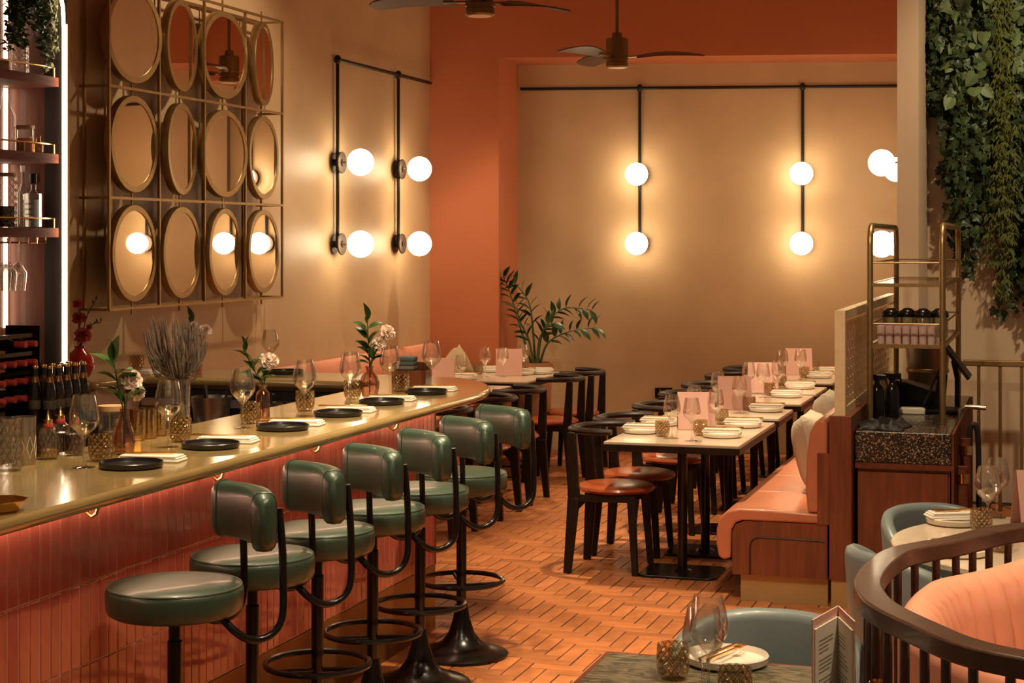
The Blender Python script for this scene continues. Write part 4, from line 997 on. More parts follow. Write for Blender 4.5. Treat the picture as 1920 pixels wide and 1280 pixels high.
def bitters(px, py, liqm, label):
    bottle('bitters_bottle', label, 'bottle', onb(px, py), [('glass', [(0,0),(0.030,0),(0.032,0.006),(0.032,0.075),(0.026,0.095),(0.013,0.108),(0.013,0.12),(0.0115,0.12),(0.011,0.106),(0.024,0.093),(0.030,0.074),(0.030,0.008),(0,0.006)], 'crystal'),
        ('liquid', [(0,0.007),(0.0292,0.007),(0.0292,0.030 if liqm == 'amberliq' else 0.07),(0,0.030 if liqm == 'amberliq' else 0.07)], liqm), ('cap', [(0.015,0.112),(0.016,0.126),(0.011,0.128),(0.007,0.132),(0.002,0.155),(0,0.156)], 'gold'), ('neck', [(0.0155,0.100),(0.0165,0.113),(0.0145,0.116),(0.0135,0.102)], 'winecap')], 'bitters bottles on the bar')
bitters(90, 860, 'amberliq', 'clear bitters bottle with amber liquid and gold nozzle')
bitters(113, 850, 'darkliq', 'dark red bitters bottle with gold nozzle behind the amber one')
bitters(139, 853, 'darkliq', 'dark bitters bottle right beside the nearest wine glass')
bottle('lidded_jar', 'glass jar of brown spices with pale wooden lid', 'jar', onb(210, 838), [('glass', [(0,0),(0.042,0),(0.045,0.008),(0.045,0.125),(0.043,0.125),(0.043,0.01),(0,0.008)], 'clear'), ('contents', [(0,0.009),(0.042,0.009),(0.042,0.055),(0.02,0.065),(0,0.06)], 'greynapkin'), ('lid', [(0,0.125),(0.047,0.125),(0.047,0.142),(0,0.142)], 'cork')])
for k, (px, py) in enumerate(((258,826),(279,822),(298,817))):
    bottle('amber_highball', ['left', 'middle', 'right'][k]+' amber gold highball glass of three behind the carnation', 'glass', onb(px, py), [('glass', [(0,0),(0.026,0),(0.028,0.006),(0.029,0.112),(0.027,0.112),(0.026,0.008),(0,0.006)], 'amberglass')], 'amber highball glasses')
# brass tray
p = onb(-8, 958); t = thing('brass_tray', 'shallow polished brass bill tray at the left edge of the bar', 'tray', p, -A)
obj('tray', G().lathe([(0,0),(0.060,0),(0.085,0.030),(0.082,0.031),(0.058,0.005),(0,0.005)], 8), M['gold'], t, smooth=False)
# pair of pourers / cone jigger etc.
t = thing('napkin_box', 'dark wooden caddy of folded slate napkins at the far end of the bar', 'box', onb(772, 722), -A+0.1)
obj('box', G().box(-0.085,0.085,-0.06,-0.052,0,0.075).box(-0.085,0.085,0.052,0.06,0,0.11).box(-0.085,-0.077,-0.052,0.052,0,0.11).box(0.077,0.085,-0.052,0.052,0,0.075).box(-0.077,0.077,-0.052,0.052,0,0.008), M['rosewood'], t, smooth=False)
for k in range(6):
    tag(obj('napkin', G().box(-0.066,0.02,-0.045,0.045,0.009+0.022*k,0.009+0.022*k+0.0215), M['greynapkin' if k < 4 else 'bluenapkin'], None, onb(772, 722), -A+0.1, bevel=0.006), ['lowest', 'second lowest', 'third lowest', 'fourth', 'second highest slate blue', 'topmost slate blue'][k]+' folded napkin in the wooden caddy', 'napkin', 'napkins in the wooden caddy')

# ---------------------------------------------------------------- menus
def menu_stand(loc, rz, label, w_=0.205, h=0.205, grp='pink menus standing on tables'):
    t = thing('pink_menu', label, 'menu', loc, rz, grp)
    for s_ in (-1, 1):
        obj('cover', G().beam((0,s_*0.055,0.002),(0,s_*0.004,h),w_,0.004,w_,0.004), M['pinkcard'], t, smooth=False)
    return t
def tabletop_set(menu, settings, glasses, tumblers, names):
    pass
def T(v_, u_, z=TZ): return UV(v_, u_, z)
OT = ['front table', 'second table', 'third table', 'fourth table', 'farthest table']
def tpx(px, py): x, y = on(px, py, TZ); return (x, y, TZ)
menus = [((1305,806), 'front'), ((1383,764), 'second'), ((1425,732), 'third'), ((1497,704), 'farthest')]
menu_stand(tpx(1305, 804), -0.02, 'pink menu standing on the front right table')
menu_stand(tpx(1377, 767), -0.02, 'pink menu standing on the second right table')
menu_stand(tpx(1430, 735), -0.02, 'pink menu standing on the fourth right table, third menu from the front')
menu_stand(tpx(1497, 702), -0.02, 'pink menu standing on the farthest right table')
menu_stand(T(-4.18, 11.72), -0.02, 'pink menu on the table just past the rounded bar end')
menu_stand(T(-4.02, 12.86), -0.02, 'pink menu on the back left table before the plant')
def setting(px, py, where, rz, grp):
    x, y, z = tpx(px, py)
    WP.put((x, y, z), 0, 'cream round plate ' + where, grp)
    NK.put((x, y, z+0.0262), rz, 'white napkin on the cream plate ' + where, 'napkins on table plates')
    KN.put((x+0.015, y+0.01, z+0.0475), rz+0.2, 'brass cutlery on the napkin ' + where, 'cutlery on table plates')
GP = 'cream plates on the right tables'
for px, py, w_ in ((1204,811,'at the near left of the front table'), (1236,797,'at the far left of the front table'), (1354,819,'at the near right of the front table'), (1393,800,'at the far right of the front table'),
        (1437,771,'at the right of the second table'), (1475,744,'at the right of the third table'), (1500,728,'at the right of the fourth table'), (1535,708,'at the near right of the farthest table'), (1549,699,'at the far right of the farthest table')):
    setting(px, py, w_, -A+math.pi/2, GP)
for px, py, w_ in ((977,702,'at the near right of the back left table'), (1012,700,'at the far right of the back left table'), (868,711,'at the near left of the back left table'), (925,697,'at the far left of the back left table')):
    setting(px, py, w_, -A+math.pi/2, 'cream plates on the back left table')
for px, py, w_ in ((1260,821,'left of the menu on the front table'), (1297,826,'before the menu on the front table'), (1342,806,'right of the menu on the front table'), (1302,798,'behind the menu on the front table'),
        (1387,774,'before the menu on the second table'), (1346,765,'left of the menu on the second table'), (1431,745,'before the third menu of the right row'), (1404,741,'left of the third menu of the right row'), (1458,737,'right of the third menu of the right row'),
        (1501,711,'before the menu on the farthest table'), (1467,712,'left of the menu on the farthest table'),
        (910,706,'left of the menu on the back left table'), (943,706,'before the menu on the back left table'), (982,699,'right of the menu on the back left table')):
    WG.put(tpx(px, py), 0.1, 'wine glass ' + w_, 'wine glasses on the dining tables')
for px, py, w_ in ((1242,818,'at the left of the front table'), (1313,816,'before the menu of the front table'), (1353,795,'at the back right of the front table'), (1405,769,'beside the second menu'), (1443,741,'beside the third menu'),
        (1465,727,'at the front of the fourth table'), (1508,708,'before the farthest menu'), (1528,699,'at the far right of the farthest table'), (897,702,'at the left of the back left table'), (953,700,'beside the back left menu'), (975,696,'near the potted plant on the back left table')):
    TB.put(tpx(px, py), 0.1, 'smoked tumbler ' + w_, 'smoked tumblers on the dining tables')

WG.put(T(-4.05, 11.80), 0, 'wine glass right of the menu past the bar end', 'wine glasses on the dining tables')
# ---------------------------------------------------------------- cushions
def cushion(loc, rot, s_, mat, label, th=0.10):
    g = G(); n = 14; vs_ = []
    for sg_ in (1, -1):
        for i in range(n+1):
            for j in range(n+1):
                x = i/n*2-1; y = j/n*2-1; pin = 1-0.07*(x*x*(1-y*y)+y*y*(1-x*x)) 
                h_ = sg_*th*((1-x**4)*(1-y**4))**0.55
                vs_.append((x*s_*(1-0.08*(1-y*y)*0+0.03*x*x*y*y), h_, y*s_*(1+0.03*x*x*y*y)))
    m_ = (n+1)**2
    fs = [(i*(n+1)+j, (i+1)*(n+1)+j, (i+1)*(n+1)+j+1, i*(n+1)+j+1) for i in range(n) for j in range(n)]
    fs += [tuple(m_+q for q in f)[::-1] for f in fs]
    g.add(vs_, fs); o = obj('cushion', g, M[mat], None, loc, ang=80); o.rotation_euler = rot
    tag(o, label, 'cushion'); return o
cushion(UV(-1.185, 9.22, 0.655), (math.radians(14), 0, -A-math.pi/2), 0.205, 'cushion', 'patched cream and grey cushion on the coral bench near the post')
cushion(UV(-1.215, 10.3, 0.675), (math.radians(14), 0, -A-math.pi/2), 0.205, 'cushion', 'farther cream cushion on the bench, peeking over the post')
cushion(UV(-4.50, 12.95, 0.68), (0.25, math.radians(40), -A+math.pi/2), 0.19, 'beigecush', 'beige square cushion turned on its corner at the left bench end')
cushion(UV(-4.50, 12.45, 0.66), (0.25, math.radians(8), -A+math.pi/2), 0.19, 'beigecush', 'beige upright cushion on the left bench beside the tilted one')

# ---------------------------------------------------------------- potted plant
pl = thing('potted_plant', 'leafy dark green potted plant in the corner of the back wall', 'plant', (0.19, 14.12, 0))
obj('pot', G().lathe([(0,0),(0.10,0),(0.12,0.06),(0.135,0.70),(0.145,0.70),(0.145,0.775),(0.130,0.775),(0.125,0.72),(0,0.72)],28), M['pot'], pl)
stems = [([(-.02,0,.72),(-.12,0,1.05),(-.20,0,1.32),(-.26,-.02,1.47)],16),([(0,0,.72),(-.02,.02,1.05),(-.06,.02,1.28),(-.19,0,1.44)],14),([(.02,0,.72),(.06,0,1.02),(.22,-.02,1.21),(.46,-.04,1.20)],15),
         ([(.03,0,.72),(.10,-.02,.93),(.28,-.05,1.03),(.49,-.08,1.06)],14),([(-.01,-.02,.72),(-.05,-.05,.95),(-.12,-.08,1.10),(-.15,-.10,1.22)],12),([(.01,-.02,.72),(.03,-.06,.95),(.08,-.1,1.06),(.14,-.12,1.10)],10)]
for pth, n in stems:
    P_ = spline(pth, 8); s_ = obj('stem', G().tube(P_, [0.012-0.009*i/(len(P_)-1) for i in range(len(P_))], 6), M['stem'], pl)
    for i in range(n):
        j = int(len(P_)*0.35 + (len(P_)*0.64)*i/(n-1)); b = P_[min(j, len(P_)-1)]
        tdir = (P_[min(j+1, len(P_)-1)] - P_[max(j-1,0)]).normalized(); sd = tdir.cross(Vector((0,-1,0.2))).normalized()
        dr = sd*(1 if i % 2 else -1)*0.9 + tdir*0.6 + Vector((0, random.uniform(-.4,.2), 0))
        place_leaf(zme, s_, b, dr, random.uniform(0.10, 0.14), random.uniform(-0.7,0.7))

# ---------------------------------------------------------------- bottle shelves at the left edge
sh = thing('bottle_cabinet', 'arched wooden back-bar cabinet with lit edge and brass shelf rails', 'cabinet', UV(-4.82, 7.26, 0), -A)
obj('end_panel', G().box(0.0, 0.22, 0.0, 0.03, 0.96, 3.5), M['rosewood'], sh, smooth=False)
obj('face_frame', G().box(0.22, 0.325, 0.0, 0.03, 0.96, 3.5).box(0.315, 0.33, -2.4, 0.03, 3.2, 3.5), M['darkpanel'], sh, smooth=False)
obj('back_panel', G().box(0.0, 0.02, -2.4, 0.0, 0.96, 3.5), M['rosewood'], sh, smooth=False)
lp = [(0.328,-0.004,1.02),(0.328,-0.004,2.78),(0.328,-0.012,2.88),(0.328,-0.05,2.98),(0.328,-0.12,3.06)]
obj('led_edge', G().tube(lp, 0.0085, 8), M['led'], sh, label='glowing vertical light strip')
obj('brass_edge', G().box(0.326,0.338,0.012,0.03,0.96,2.80), M['brass'], sh, smooth=False)
for y_ in (-0.03, -0.12):
    obj('back_led', G().box(0.021,0.03,y_-0.013,y_+0.013,1.35,3.4), M['ledback'], sh, smooth=False, label='glowing strip at the back of the shelves')
SHZ = (2.545, 2.18, 1.828)
for k, z in enumerate(SHZ):
    s_ = obj('shelf', G().box(0.021, 0.300, -2.2, -0.001, z-0.045, z), M['shelfwood'], sh, smooth=False, bevel=0.003)
    rl = G().cyl((0.285,-2.1,z+0.045),(0.285,-0.02,z+0.045),0.004,n=8)
    for q in range(6): rl.cyl((0.285,-0.02-0.25*q,z),(0.285,-0.02-0.25*q,z+0.046),0.004,n=8)
    obj('guard_rail', rl, M['gold'], s_)
for q in range(5):
    y_ = -0.05-0.075*q
    obj('glass_hanger', G().tube([(0.05,y_,1.78),(0.05,y_,1.758),(0.26,y_,1.758),(0.26,y_,1.782)],0.004,6), M['gold'], sh)
def shl(px, k, d=0.17):
    # position on shelf k below a photo column, at depth d from the wall
    ray = (px-960)/F; D = (-4.82+d)/(ray*CA-SA); x, y = ray*D, D
    return (x, y, SHZ[k])
GB = 'bottles and jars on the left shelves'
bottle('tall_bottle', 'tall clear bottle on the middle shelf at the left edge', 'bottle', shl(10, 1, 0.15), [('glass', [(0,0),(0.045,0),(0.048,0.01),(0.048,0.17),(0.02,0.24),(0.016,0.30),(0.018,0.31),(0,0.31)], 'clear')], GB)
bottle('preserve_jar', 'jar of orange preserve with wooden lid on the middle shelf', 'jar', shl(46, 1, 0.20), [('glass', [(0,0),(0.042,0),(0.044,0.008),(0.044,0.115),(0,0.115)], 'clear'), ('contents', [(0,0.004),(0.040,0.004),(0.040,0.07),(0,0.07)], 'orangeliq'), ('lid', [(0,0.115),(0.047,0.115),(0.047,0.13),(0,0.13)], 'cork')], GB)
bottle('clip_jar', 'large clip-top jar of olives on the middle shelf', 'jar', shl(76, 1, 0.13), [('glass', [(0,0),(0.048,0),(0.050,0.01),(0.050,0.13),(0.042,0.15),(0.042,0.165),(0,0.165)], 'greyglass'), ('contents', [(0,0.004),(0.046,0.004),(0.046,0.12),(0,0.12)], 'olive'), ('band', [(0.044,0.148),(0.046,0.152),(0.046,0.16),(0.044,0.163)], 'orangeliq'), ('lid', [(0,0.165),(0.046,0.165),(0.046,0.182),(0.03,0.19),(0,0.19)], 'clear')], GB)
bottle('small_flask', 'small round amber flask before the clip-top jar', 'bottle', shl(72, 1, 0.255), [('glass', [(0,0),(0.02,0),(0.024,0.012),(0.024,0.04),(0.012,0.058),(0.010,0.07),(0,0.07)], 'amberglass'), ('cork', [(0,0.07),(0.011,0.07),(0.012,0.082),(0,0.082)], 'cork')], GB)
bottle('big_jar', 'large frosted jar half filled with dark liquid on the lowest shelf', 'jar', shl(12, 2, 0.17), [('glass', [(0,0),(0.048,0),(0.05,0.01),(0.05,0.23),(0.045,0.24),(0,0.24)], 'crystal'), ('contents', [(0,0.004),(0.046,0.004),(0.046,0.10),(0,0.10)], 'darkliq'), ('lid', [(0,0.24),(0.05,0.24),(0.05,0.255),(0,0.255)], 'cork')], GB)
bottle('slim_bottle', 'slim clear spirit bottle behind the square one', 'bottle', shl(44, 2, 0.10), [('glass', [(0,0),(0.03,0),(0.032,0.008),(0.032,0.17),(0.013,0.215),(0.012,0.27),(0,0.27)], 'greyglass'), ('cap', [(0,0.27),(0.015,0.27),(0.015,0.30),(0,0.30)], 'ceramic')], GB)
t = thing('square_bottle', 'square dark gin bottle with white label and black stopper', 'bottle', shl(64, 2, 0.16), -A-0.5, GB)
obj('glass', G().bc(0,0,0.085,0.085,0.085,0.17).lathe([(0.03,0.17),(0.018,0.182),(0.018,0.215),(0,0.215)],16), M['greyglass'], t, bevel=0.006)
obj('liquid', G().bc(0,0,0.07,0.07,0.07,0.13), M['darkliq'], t, smooth=False)
for q in range(4): obj('label_print', G().bc(0.0,-0.0432,0.04+0.025*q,0.05,0.001,0.008), M['labelw'], t, smooth=False)
obj('stopper', G().cyl((0,0,0.215),(0,0,0.26),0.024,n=16), M['black'], t)
bottle('crystal_decanter', 'cut crystal decanter on the top shelf behind trailing fern', 'decanter', shl(70, 0, 0.13), [('glass', [(0,0),(0.05,0),(0.055,0.02),(0.055,0.14),(0.02,0.18),(0.018,0.22),(0,0.22)], 'crystal')], GB)
bottle('clear_decanter', 'bright crystal bottle at the left of the top shelf', 'decanter', shl(36, 0, 0.12), [('glass', [(0,0),(0.045,0),(0.048,0.02),(0.045,0.16),(0.02,0.20),(0.018,0.25),(0,0.25)], 'crystal')], GB)
bottle('amber_bottle', 'amber spirit bottle at the far left of the top shelf', 'bottle', shl(5, 0, 0.20), [('glass', [(0,0),(0.035,0),(0.037,0.01),(0.037,0.13),(0.015,0.17),(0.013,0.22),(0,0.22)], 'clear'), ('liquid', [(0,0.004),(0.033,0.004),(0.033,0.06),(0,0.06)], 'orangeliq')], GB)
for k, px in enumerate((6, 16, 34)):
    ray = (px-960)/F; D = (-4.82+0.15+0.03*k)/(ray*CA-SA); x, y = ray*D, D
    t = thing('hanging_glass', ['left', 'middle', 'right'][k]+' wine glass hanging upside down below the lowest shelf', 'wine glass', (x, y, 1.760), 0, 'glasses hanging below the shelf')
    obj('foot', G().lathe([(0,0.0),(0.034,0.0),(0.035,0.002),(0,0.006)],20), M['clear'], t)
    obj('bowl', G().lathe([(0.004,0),(0.004,-0.09),(0.022,-0.105),(0.044,-0.14),(0.044,-0.16),(0.036,-0.225),(0.035,-0.225),(0.042,-0.16),(0.042,-0.14),(0.02,-0.108),(0,-0.10)],24,rib=0.02,ribk=12), M['clear'], t)
# trailing plants on the top shelf
def trailing(px0, px1, mat, label, n, seed, leaf, zlow):
    t = thing('trailing_plant', label, 'plant', UV(-4.82, 7.2, 2.9), -A); r4 = random.Random(seed); g = G(); gl_ = G()
    for i in range(n):
        px = r4.uniform(px0, px1); ray = (px-960)/F; d_ = r4.uniform(0.20, 0.30); D = (-4.82+d_)/(ray*CA-SA); v_, u_ = vu(ray*D, D)
        x = v_+4.82; y = u_-7.2; z = 0.18; zl = r4.uniform(zlow, 0.0); pth = []
        while z > zl:
            pth.append((x+0.012*math.sin(9*z+i), y+0.012*math.cos(8*z+i), z)); 
            for q in range(3):
                s_ = leaf*r4.uniform(0.6,1.2); Mx = Matrix.Translation(pth[-1]) @ Euler((r4.uniform(-1,1), r4.uniform(-1.2,1.2), r4.uniform(0,6.3))).to_matrix().to_4x4() @ Matrix.Scale(s_,4)
                gl_.add(lg_.v if mat != 'pale' else hg.v, lg_.f if mat != 'pale' else hg.f, Mx)
            z -= 0.016
        if len(pth) > 1: g.tube(pth, 0.0015, 4)
    obj('pot', G().lathe([(0,0.14),(0.05,0.14),(0.06,0.24),(0,0.24)],16,c=(0.14,(-0.15 if mat!='pale' else -0.02),0)), M['pot'], t)
    obj('strands', g, M['stem'], t, kind='stuff', smooth=False)
    obj('foliage', gl_, M[mat], t, smooth=False, kind='stuff')
trailing(14, 80, 'leaf', 'green fern trailing from above the top shelf', 34, 4, 0.036, -0.28)
trailing(86, 112, 'pale', 'silvery pale-leaved vine trailing beside the lit cabinet edge', 20, 5, 0.026, -0.42)
# back-bar counter with wine rack and beer bottles
bb = thing('back_counter', 'dark back-bar counter below the bottle cabinet', 'counter', UV(-4.815, 4.6, 0), -A)
obj('worktop', G().box(0.0,0.62,-1.2,2.72,0.93,0.955), M['darkmetal'], bb, smooth=False)
obj('body', G().box(0.0,0.58,-1.2,2.70,0.0,0.929), M['darkpanel'], bb, smooth=False)
wr = thing('wine_rack', 'black wine rack of red-capped bottles at the left edge', 'wine rack', UV(-4.52, 6.73, 0.955), -A+math.pi/2)
for z in (0.055, 0.13, 0.21, 0.293, 0.375): obj('shelf_bar', G().box(-0.20,0.19,-0.10,-0.085,z,z+0.018), M['black'], wr, smooth=False)
for x in (-0.20, 0.175): obj('upright', G().box(x,x+0.015,-0.12,0.06,0.0,0.425), M['black'], wr, smooth=False)
obj('back', G().box(-0.20,0.19,0.15,0.16,0,0.42), M['black'], wr, smooth=False)
wbt = pt('wine_bottle', 'wine bottle')
MR = Matrix.Rotation(math.pi/2, 4, 'X')
gb = G(); l_ = G().lathe([(0,-0.135),(0.030,-0.135),(0.030,0.0),(0.013,0.05),(0.013,0.058),(0,0.058)],16); gb.add(l_.v, l_.f, MR); obj('body', gb, M['beerglass'], wbt)
gb = G(); l_ = G().lathe([(0.0135,0.045),(0.0148,0.05),(0.0148,0.098),(0.013,0.102),(0,0.102)],16); gb.add(l_.v, l_.f, MR); obj('capsule', gb, M['winecap'], wbt)
WB_ = Proto(wbt); rows = [(0.348,(2,3)),(0.265,(0,1,2,3)),(0.185,(0,1,2,3)),(0.108,(0,1,2,3))]
RN = ['top', 'second', 'third', 'bottom']; CN = ['first', 'second', 'third', 'fourth']
Rw = Matrix.Rotation(-A+math.pi/2, 4, 'Z')
for ri, (z, cs) in enumerate(rows):
    for ci in cs:
        loc = UV(-4.52, 6.73, 0.955) + (Rw @ Vector((-0.155+0.082*ci, -0.055, z)))
        WB_.put(loc, -A+math.pi/2, 'red-capped wine bottle, ' + CN[ci] + ' in the ' + RN[ri] + ' row of the rack', 'bottles in the wine rack')
bt = pt('beer_bottle', 'beer bottle')
obj('glass', G().lathe([(0,0),(0.028,0),(0.030,0.008),(0.030,0.13),(0.024,0.165),(0.014,0.20),(0.0125,0.245),(0,0.245)],18), M['beerglass'], bt)
obj('cap', G().lathe([(0.015,0.240),(0.0155,0.246),(0.013,0.254),(0,0.255)],14), M['gold'], bt)
obj('label_band', G().lathe([(0.0304,0.06),(0.0306,0.061),(0.0306,0.10),(0.0304,0.101)],18), M['beerlabel'], bt)
obj('neck_label', G().lathe([(0.0205,0.18),(0.0175,0.19),(0.0150,0.205)],18), M['bronze'], bt)
BT = Proto(bt); n_ = 0
for j in range(2):
    for k in range(5):
        BT.put(UV(-4.345+j*0.075, 6.78+k*0.07, 0.955), 0.4*k, 'brown beer bottle with gold cap, ' + ['wall side', 'bar side'][j] + ' row, ' + ['nearest', 'second', 'third', 'fourth', 'farthest'][k] + ' in line', 'beer bottles on the back bar')

# ---------------------------------------------------------------- right foreground: booth with curved balustrade
RZ = 0.90
outer = [(2.75,5.0),(1.95,5.02),(1.489,5.047),(1.179,4.785),(1.010,4.635),(0.909,4.442),(0.832,4.217),(0.806,4.05),(0.807,3.902),(0.849,3.707),(0.9027,3.534),(1.0045,3.404),(1.25,3.20),(1.6,3.0)]
OP = spline([(x*1.061,y*1.061,0) for x, y in outer], 6)
def offs(P_, d):
    out = []
    for i, p in enumerate(P_):
        t_ = (P_[min(i+1,len(P_)-1)]-P_[max(i-1,0)]).normalized(); out.append(p + Vector((-t_.y, t_.x, 0))*d)
    return out
bal = thing('curved_balustrade', 'curved dark walnut handrail with upright spindles in the right foreground', 'balustrade', (0.9, 4.2, 0))
off0 = Vector((0.9, 4.2, 0))
IP = offs(OP, 0.072)
g = G(); vs_ = []; n = len(OP)
for a, b in zip(OP, IP):
    for p, z in ((a, RZ), (b, RZ), (b, RZ-0.048), (a, RZ-0.048)): vs_.append(Vector((p.x, p.y, z))-off0)
g.add(vs_, [(i*4+k, (i+1)*4+k, (i+1)*4+(k+1)%4, i*4+(k+1)%4) for i in range(n-1) for k in range(4)] + [(0,1,2,3),((n-1)*4+3,(n-1)*4+2,(n-1)*4+1,(n-1)*4)])
obj('handrail', g, M['walnut'], bal, bevel=0.006, ang=50)
CP = offs(OP, 0.036); acc = 0; nxt = 0.05
for i in range(1, len(CP)):
    d_ = (CP[i]-CP[i-1]).length
    while acc + d_ >= nxt:
        q = CP[i-1].lerp(CP[i], (nxt-acc)/d_); nxt += 0.098
        if q.y < 3.1: continue
        obj('spindle', G().cyl(q-off0, q-off0+Vector((0,0,RZ-0.047)), 0.0115, n=10), M['walnut'], bal)
    acc += d_
# the booth seat inside
bo = thing('curved_booth', 'curved coral velvet booth with vertical channels behind the balustrade', 'booth', (1.2, 4.2, 0)); off1 = Vector((1.2, 4.2, 0))
BP0 = offs(OP, 0.11); L_ = [0]
for i in range(1, len(BP0)): L_.append(L_[-1]+(BP0[i]-BP0[i-1]).length)
def along(s_):
    for i in range(1, len(BP0)):
        if L_[i] >= s_:
            f_ = (s_-L_[i-1])/(L_[i]-L_[i-1]); return BP0[i-1].lerp(BP0[i], f_)
    return BP0[-1]
tot = L_[-1]; nch = int(tot/0.078)
for c_ in range(nch):
    g = G(); vs_ = []; m = 6
    for i in range(m+1):
        s0 = tot*(c_+i/m)/nch; p = along(s0); q = along(min(tot, s0+0.01)); p_ = along(max(0, s0-0.01)); t_ = (q-p_).normalized(); nrm = Vector((-t_.y, t_.x, 0))
        bul = 0.024*math.sin(math.pi*i/m)**0.55
        for (d_, z) in ((0.0,0.30),(0.0,0.775),(0.008,0.805),(0.03,0.823),(0.06,0.818),(0.085+bul*.5,0.785),(0.10+bul,0.72),(0.125+bul,0.55),(0.14+bul,0.42),(0.14,0.30)):
            vs_.append(p + nrm*d_ + Vector((0,0,z)) - off1)
    k_ = 10
    g.add(vs_, [(i*k_+j, (i+1)*k_+j, (i+1)*k_+(j+1)%k_, i*k_+(j+1)%k_) for i in range(m) for j in range(k_)] + [list(range(k_)), [m*k_+j for j in range(k_)][::-1]])
    obj('channel', g, M['pinkfab'], bo, ang=50)
SP0 = offs(OP, 0.27); SP1 = offs(OP, 0.62)
g = G(); vs_ = []
for a, b in zip(SP0, SP1):
    for p, z in ((a, 0.44), (b, 0.44), (b, 0.0), (a, 0.0)): vs_.append(Vector((p.x, p.y, z))-off1)
sel = range(0, n)
g.add(vs_, [(i*4+k, (i+1)*4+k, (i+1)*4+(k+1)%4, i*4+(k+1)%4) for i in range(n-1) for k in range(4)])
obj('seat', g, M['pinkfab'], bo)
# brass hook with dark cord on the spindle
hk = thing('bag_hook', 'small brass hook clasped round a spindle', 'hook', (CP[46].x, CP[46].y, 0.70)); 
obj('ring', G().tube([(0.019*math.cos(a*math.pi/8),0.019*math.sin(a*math.pi/8),0) for a in range(16)], 0.005, 6, True), M['gold'], hk)
obj('prong', G().tube([(0.0,-0.018,0),(0.01,-0.035,-0.006),(0.02,-0.045,0.008)], 0.005, 6), M['gold'], hk)

# ---------------------------------------------------------------- blue tub chairs
def make_tub():
    t = thing('tub_chair', 'x', 'chair')
    obj('seat', G().lathe([(0,0.36),(0.19,0.36),(0.215,0.375),(0.225,0.41),(0.215,0.44),(0.19,0.455),(0,0.46)],32), M['blue'], t)
    g = G(); m = 28; vs_ = []
    for i in range(m+1):
        s_ = i/m*2-1; a = math.radians(-90 + s_*112)
        top = 0.75 - 0.20*abs(s_)**3.0; R0 = 0.247
        cx, cy = R0*math.cos(a)*1.0, R0*math.sin(a)*0.95
        nx, ny = math.cos(a), math.sin(a)
        for (d_, z) in ((-0.022,0.40),(-0.025,top-0.03),(-0.018,top-0.008),(0.0,top),(0.018,top-0.008),(0.025,top-0.03),(0.012,0.50),(-0.005,0.34)):
            vs_.append((cx+nx*d_, cy+ny*d_, z))
    k_ = 8
    g.add(vs_, [(i*k_+j, i*k_+(j+1)%k_, (i+1)*k_+(j+1)%k_, (i+1)*k_+j) for i in range(m) for j in range(k_)] + [list(range(k_))[::-1], [m*k_+j for j in range(k_)]])
    obj('backrest', g, M['blue'], t, ang=60)
    for sx in (-1,1):
        for sy in (-1,1): obj('leg', G().cyl((sx*0.20,sy*0.19,0),(sx*0.16,sy*0.15,0.37),0.012,0.018), M['ebony'], t)
    return t
TBC = Proto(make_tub())
def face(dx, dy): return math.atan2(dy, dx) - math.pi/2
TBC.put((0.668, 4.58, 0), face(0.30*-1, -0.95), 'slate blue tub chair at the foreground stone table', 'slate blue tub chairs')
TBC.put((1.375, 5.78, 0), face(0.93, 0.25), 'slate blue tub chair at the near left of the round table', 'slate blue tub chairs')
TBC.put((1.66, 6.52, 0), face(0.42, -0.85), 'slate blue tub chair behind the round table', 'slate blue tub chairs')

# round table
rt = thing('round_table', 'round cream stone pedestal table behind the balustrade', 'table', (1.95, 5.95, 0))
obj('tabletop', G().lathe([(0,TZ-0.025),(0.62,TZ-0.025),(0.635,TZ-0.02),(0.635,TZ-0.005),(0.63,TZ),(0,TZ)],64), M['marble'], rt)
obj('column', G().lathe([(0,0.0),(0.24,0.0),(0.24,0.012),(0.04,0.03),(0.035,0.60),(0.10,0.69),(0,0.69)],28), M['black'], rt)
for px, py, w_ in ((1790,982,'at the back left of the round table'), (1795,1039,'at the front left of the round table')):
    setting(px, py, w_, -A+math.pi/2+0.4, 'cream plates on the round table')
WG.put(tpx(1852, 990), 0, 'wine glass on the round table nearer the spindles', 'wine glasses on the round table')
WG.put(tpx(1869, 970), 0, 'wine glass on the round table farther back', 'wine glasses on the round table')
TB.put(tpx(1840, 998), 0, 'smoked tumbler beside the back plate on the round table', 'smoked tumblers on the round table')
TB.put(tpx(1878, 1034), 0, 'smoked tumbler seen between spindles on the round table', 'smoked tumblers on the round table')
menu_stand(tpx(1955, 985), 0.1, 'pink menu at the right photo edge on the round table')

# foreground table
ft = thing('stone_table', 'dark green stone table with red wood edge in the bottom foreground', 'table', UV(-0.769, 3.82, 0), -A)
obj('tabletop', G().box(-0.302,0.302,-0.467,0.467,TZ-0.02,TZ), M['greenstone'], ft, smooth=False)
obj('edge_band', G().box(-0.314,-0.302,-0.48,0.48,TZ-0.035,TZ).box(0.302,0.314,-0.48,0.48,TZ-0.035,TZ).box(-0.302,0.302,-0.48,-0.467,TZ-0.035,TZ).box(-0.302,0.302,0.467,0.48,TZ-0.035,TZ), M['redwoodtrim'], ft, smooth=False)
obj('column', G().lathe([(0,0.0),(0.22,0.0),(0.22,0.012),(0.035,0.03),(0.03,0.60),(0.10,0.699),(0,0.699)],28), M['black'], ft)
x, y, z = tpx(1362, 1243); WP.put((x, y, z), 0, 'cream plate with cutlery on the foreground stone table', None)
KN.put((x-0.01, y, z+0.0265), -0.6, 'brass cutlery on the foreground cream plate', None)
WG.put(tpx(1318, 1322), 0, 'nearest wine glass on the foreground stone table', 'wine glasses on the stone table')
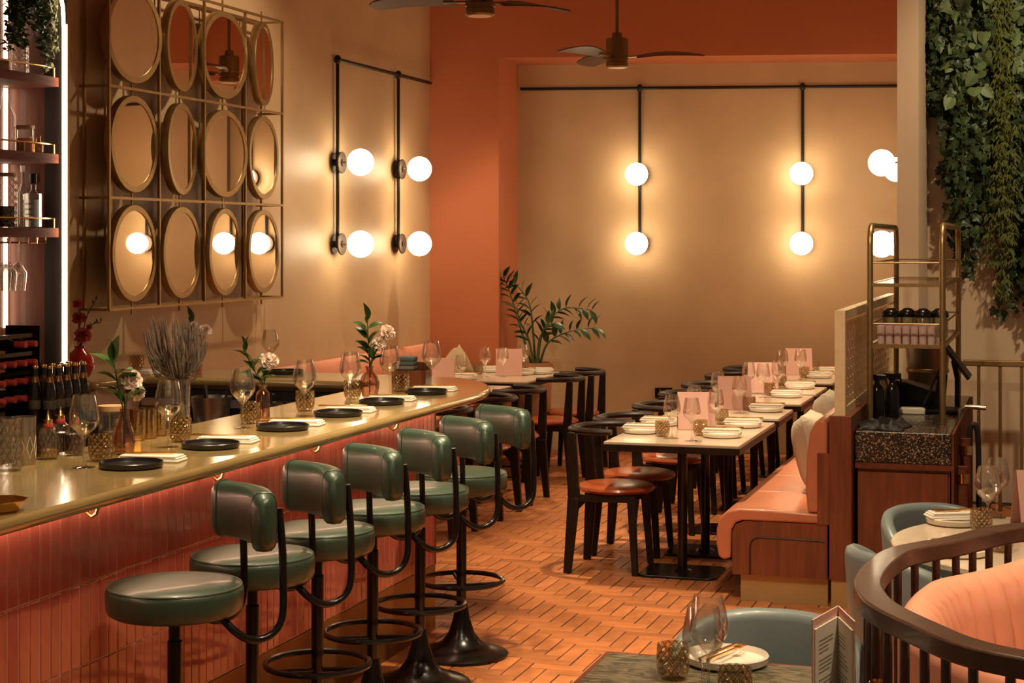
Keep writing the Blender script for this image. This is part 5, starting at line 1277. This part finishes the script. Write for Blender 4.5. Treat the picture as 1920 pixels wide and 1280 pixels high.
WG.put(tpx(1328, 1297), 0.2, 'wine glass just behind the first on the stone table', 'wine glasses on the stone table')
TB.put(tpx(1262, 1272), 0, 'smoked tumbler at the left of the foreground table', 'smoked tumblers on the stone table')
TB.put(tpx(1378, 1320), 0, 'smoked tumbler cut by the bottom edge, right of the wine glass', 'smoked tumblers on the stone table')
om = thing('open_menu', 'open pink menu standing upright on the foreground table', 'menu', (0.7527, 4.0, TZ), 0.0)
hgt = 0.207
for s_, ang_ in ((-1, 240.4), (1, -88)):
    a = math.radians(ang_); d = Vector((math.cos(a), math.sin(a), 0)); w_ = 0.175 if s_ < 0 else 0.165; nn = Vector((-d.y, d.x, 0))
    cv = obj('cover', G().add([Vector((0,0,z))+d*r+nn*o_ for z in (0,hgt) for r in (0,w_) for o_ in (-0.0015,0.0015)], [(0,1,3,2),(4,6,7,5),(0,4,5,1),(2,3,7,6),(0,2,6,4),(1,5,7,3)]), M['pinkcard'], om, smooth=False)
    fn = nn if s_ < 0 else -nn
    obj('pages', G().add([Vector((0,0,z))+d*r+fn*o_ for z in (0.004,hgt-0.022) for r in (0.004,w_-0.008) for o_ in (0.0017,0.005)], [(0,1,3,2),(4,6,7,5),(0,4,5,1),(2,3,7,6),(0,2,6,4),(1,5,7,3)]), M['paper'], cv, smooth=False)
    tx = G(); r5 = random.Random(3+s_)
    for q in range(17):
        z = hgt-0.055-0.0088*q
        if q % 5 == 4: continue
        e = r5.uniform(0.55, 0.85)
        r0_, r1_ = (0.03, 0.03+0.11*e) if s_ > 0 else (w_-0.03-0.11*e, w_-0.03)
        tx.add([Vector((0,0,zz))+d*r+fn*o_ for zz in (z,z+0.0028) for r in (r0_, r1_) for o_ in (0.0051,0.0056)], [(0,1,3,2),(4,6,7,5),(0,4,5,1),(2,3,7,6),(0,2,6,4),(1,5,7,3)])
    obj('print', tx, M['ink'], cv, smooth=False)
obj('spine_cord', G().cyl((0,-0.009,0.0),(0,-0.009,hgt-0.015),0.0016,n=6), M['black'], om)
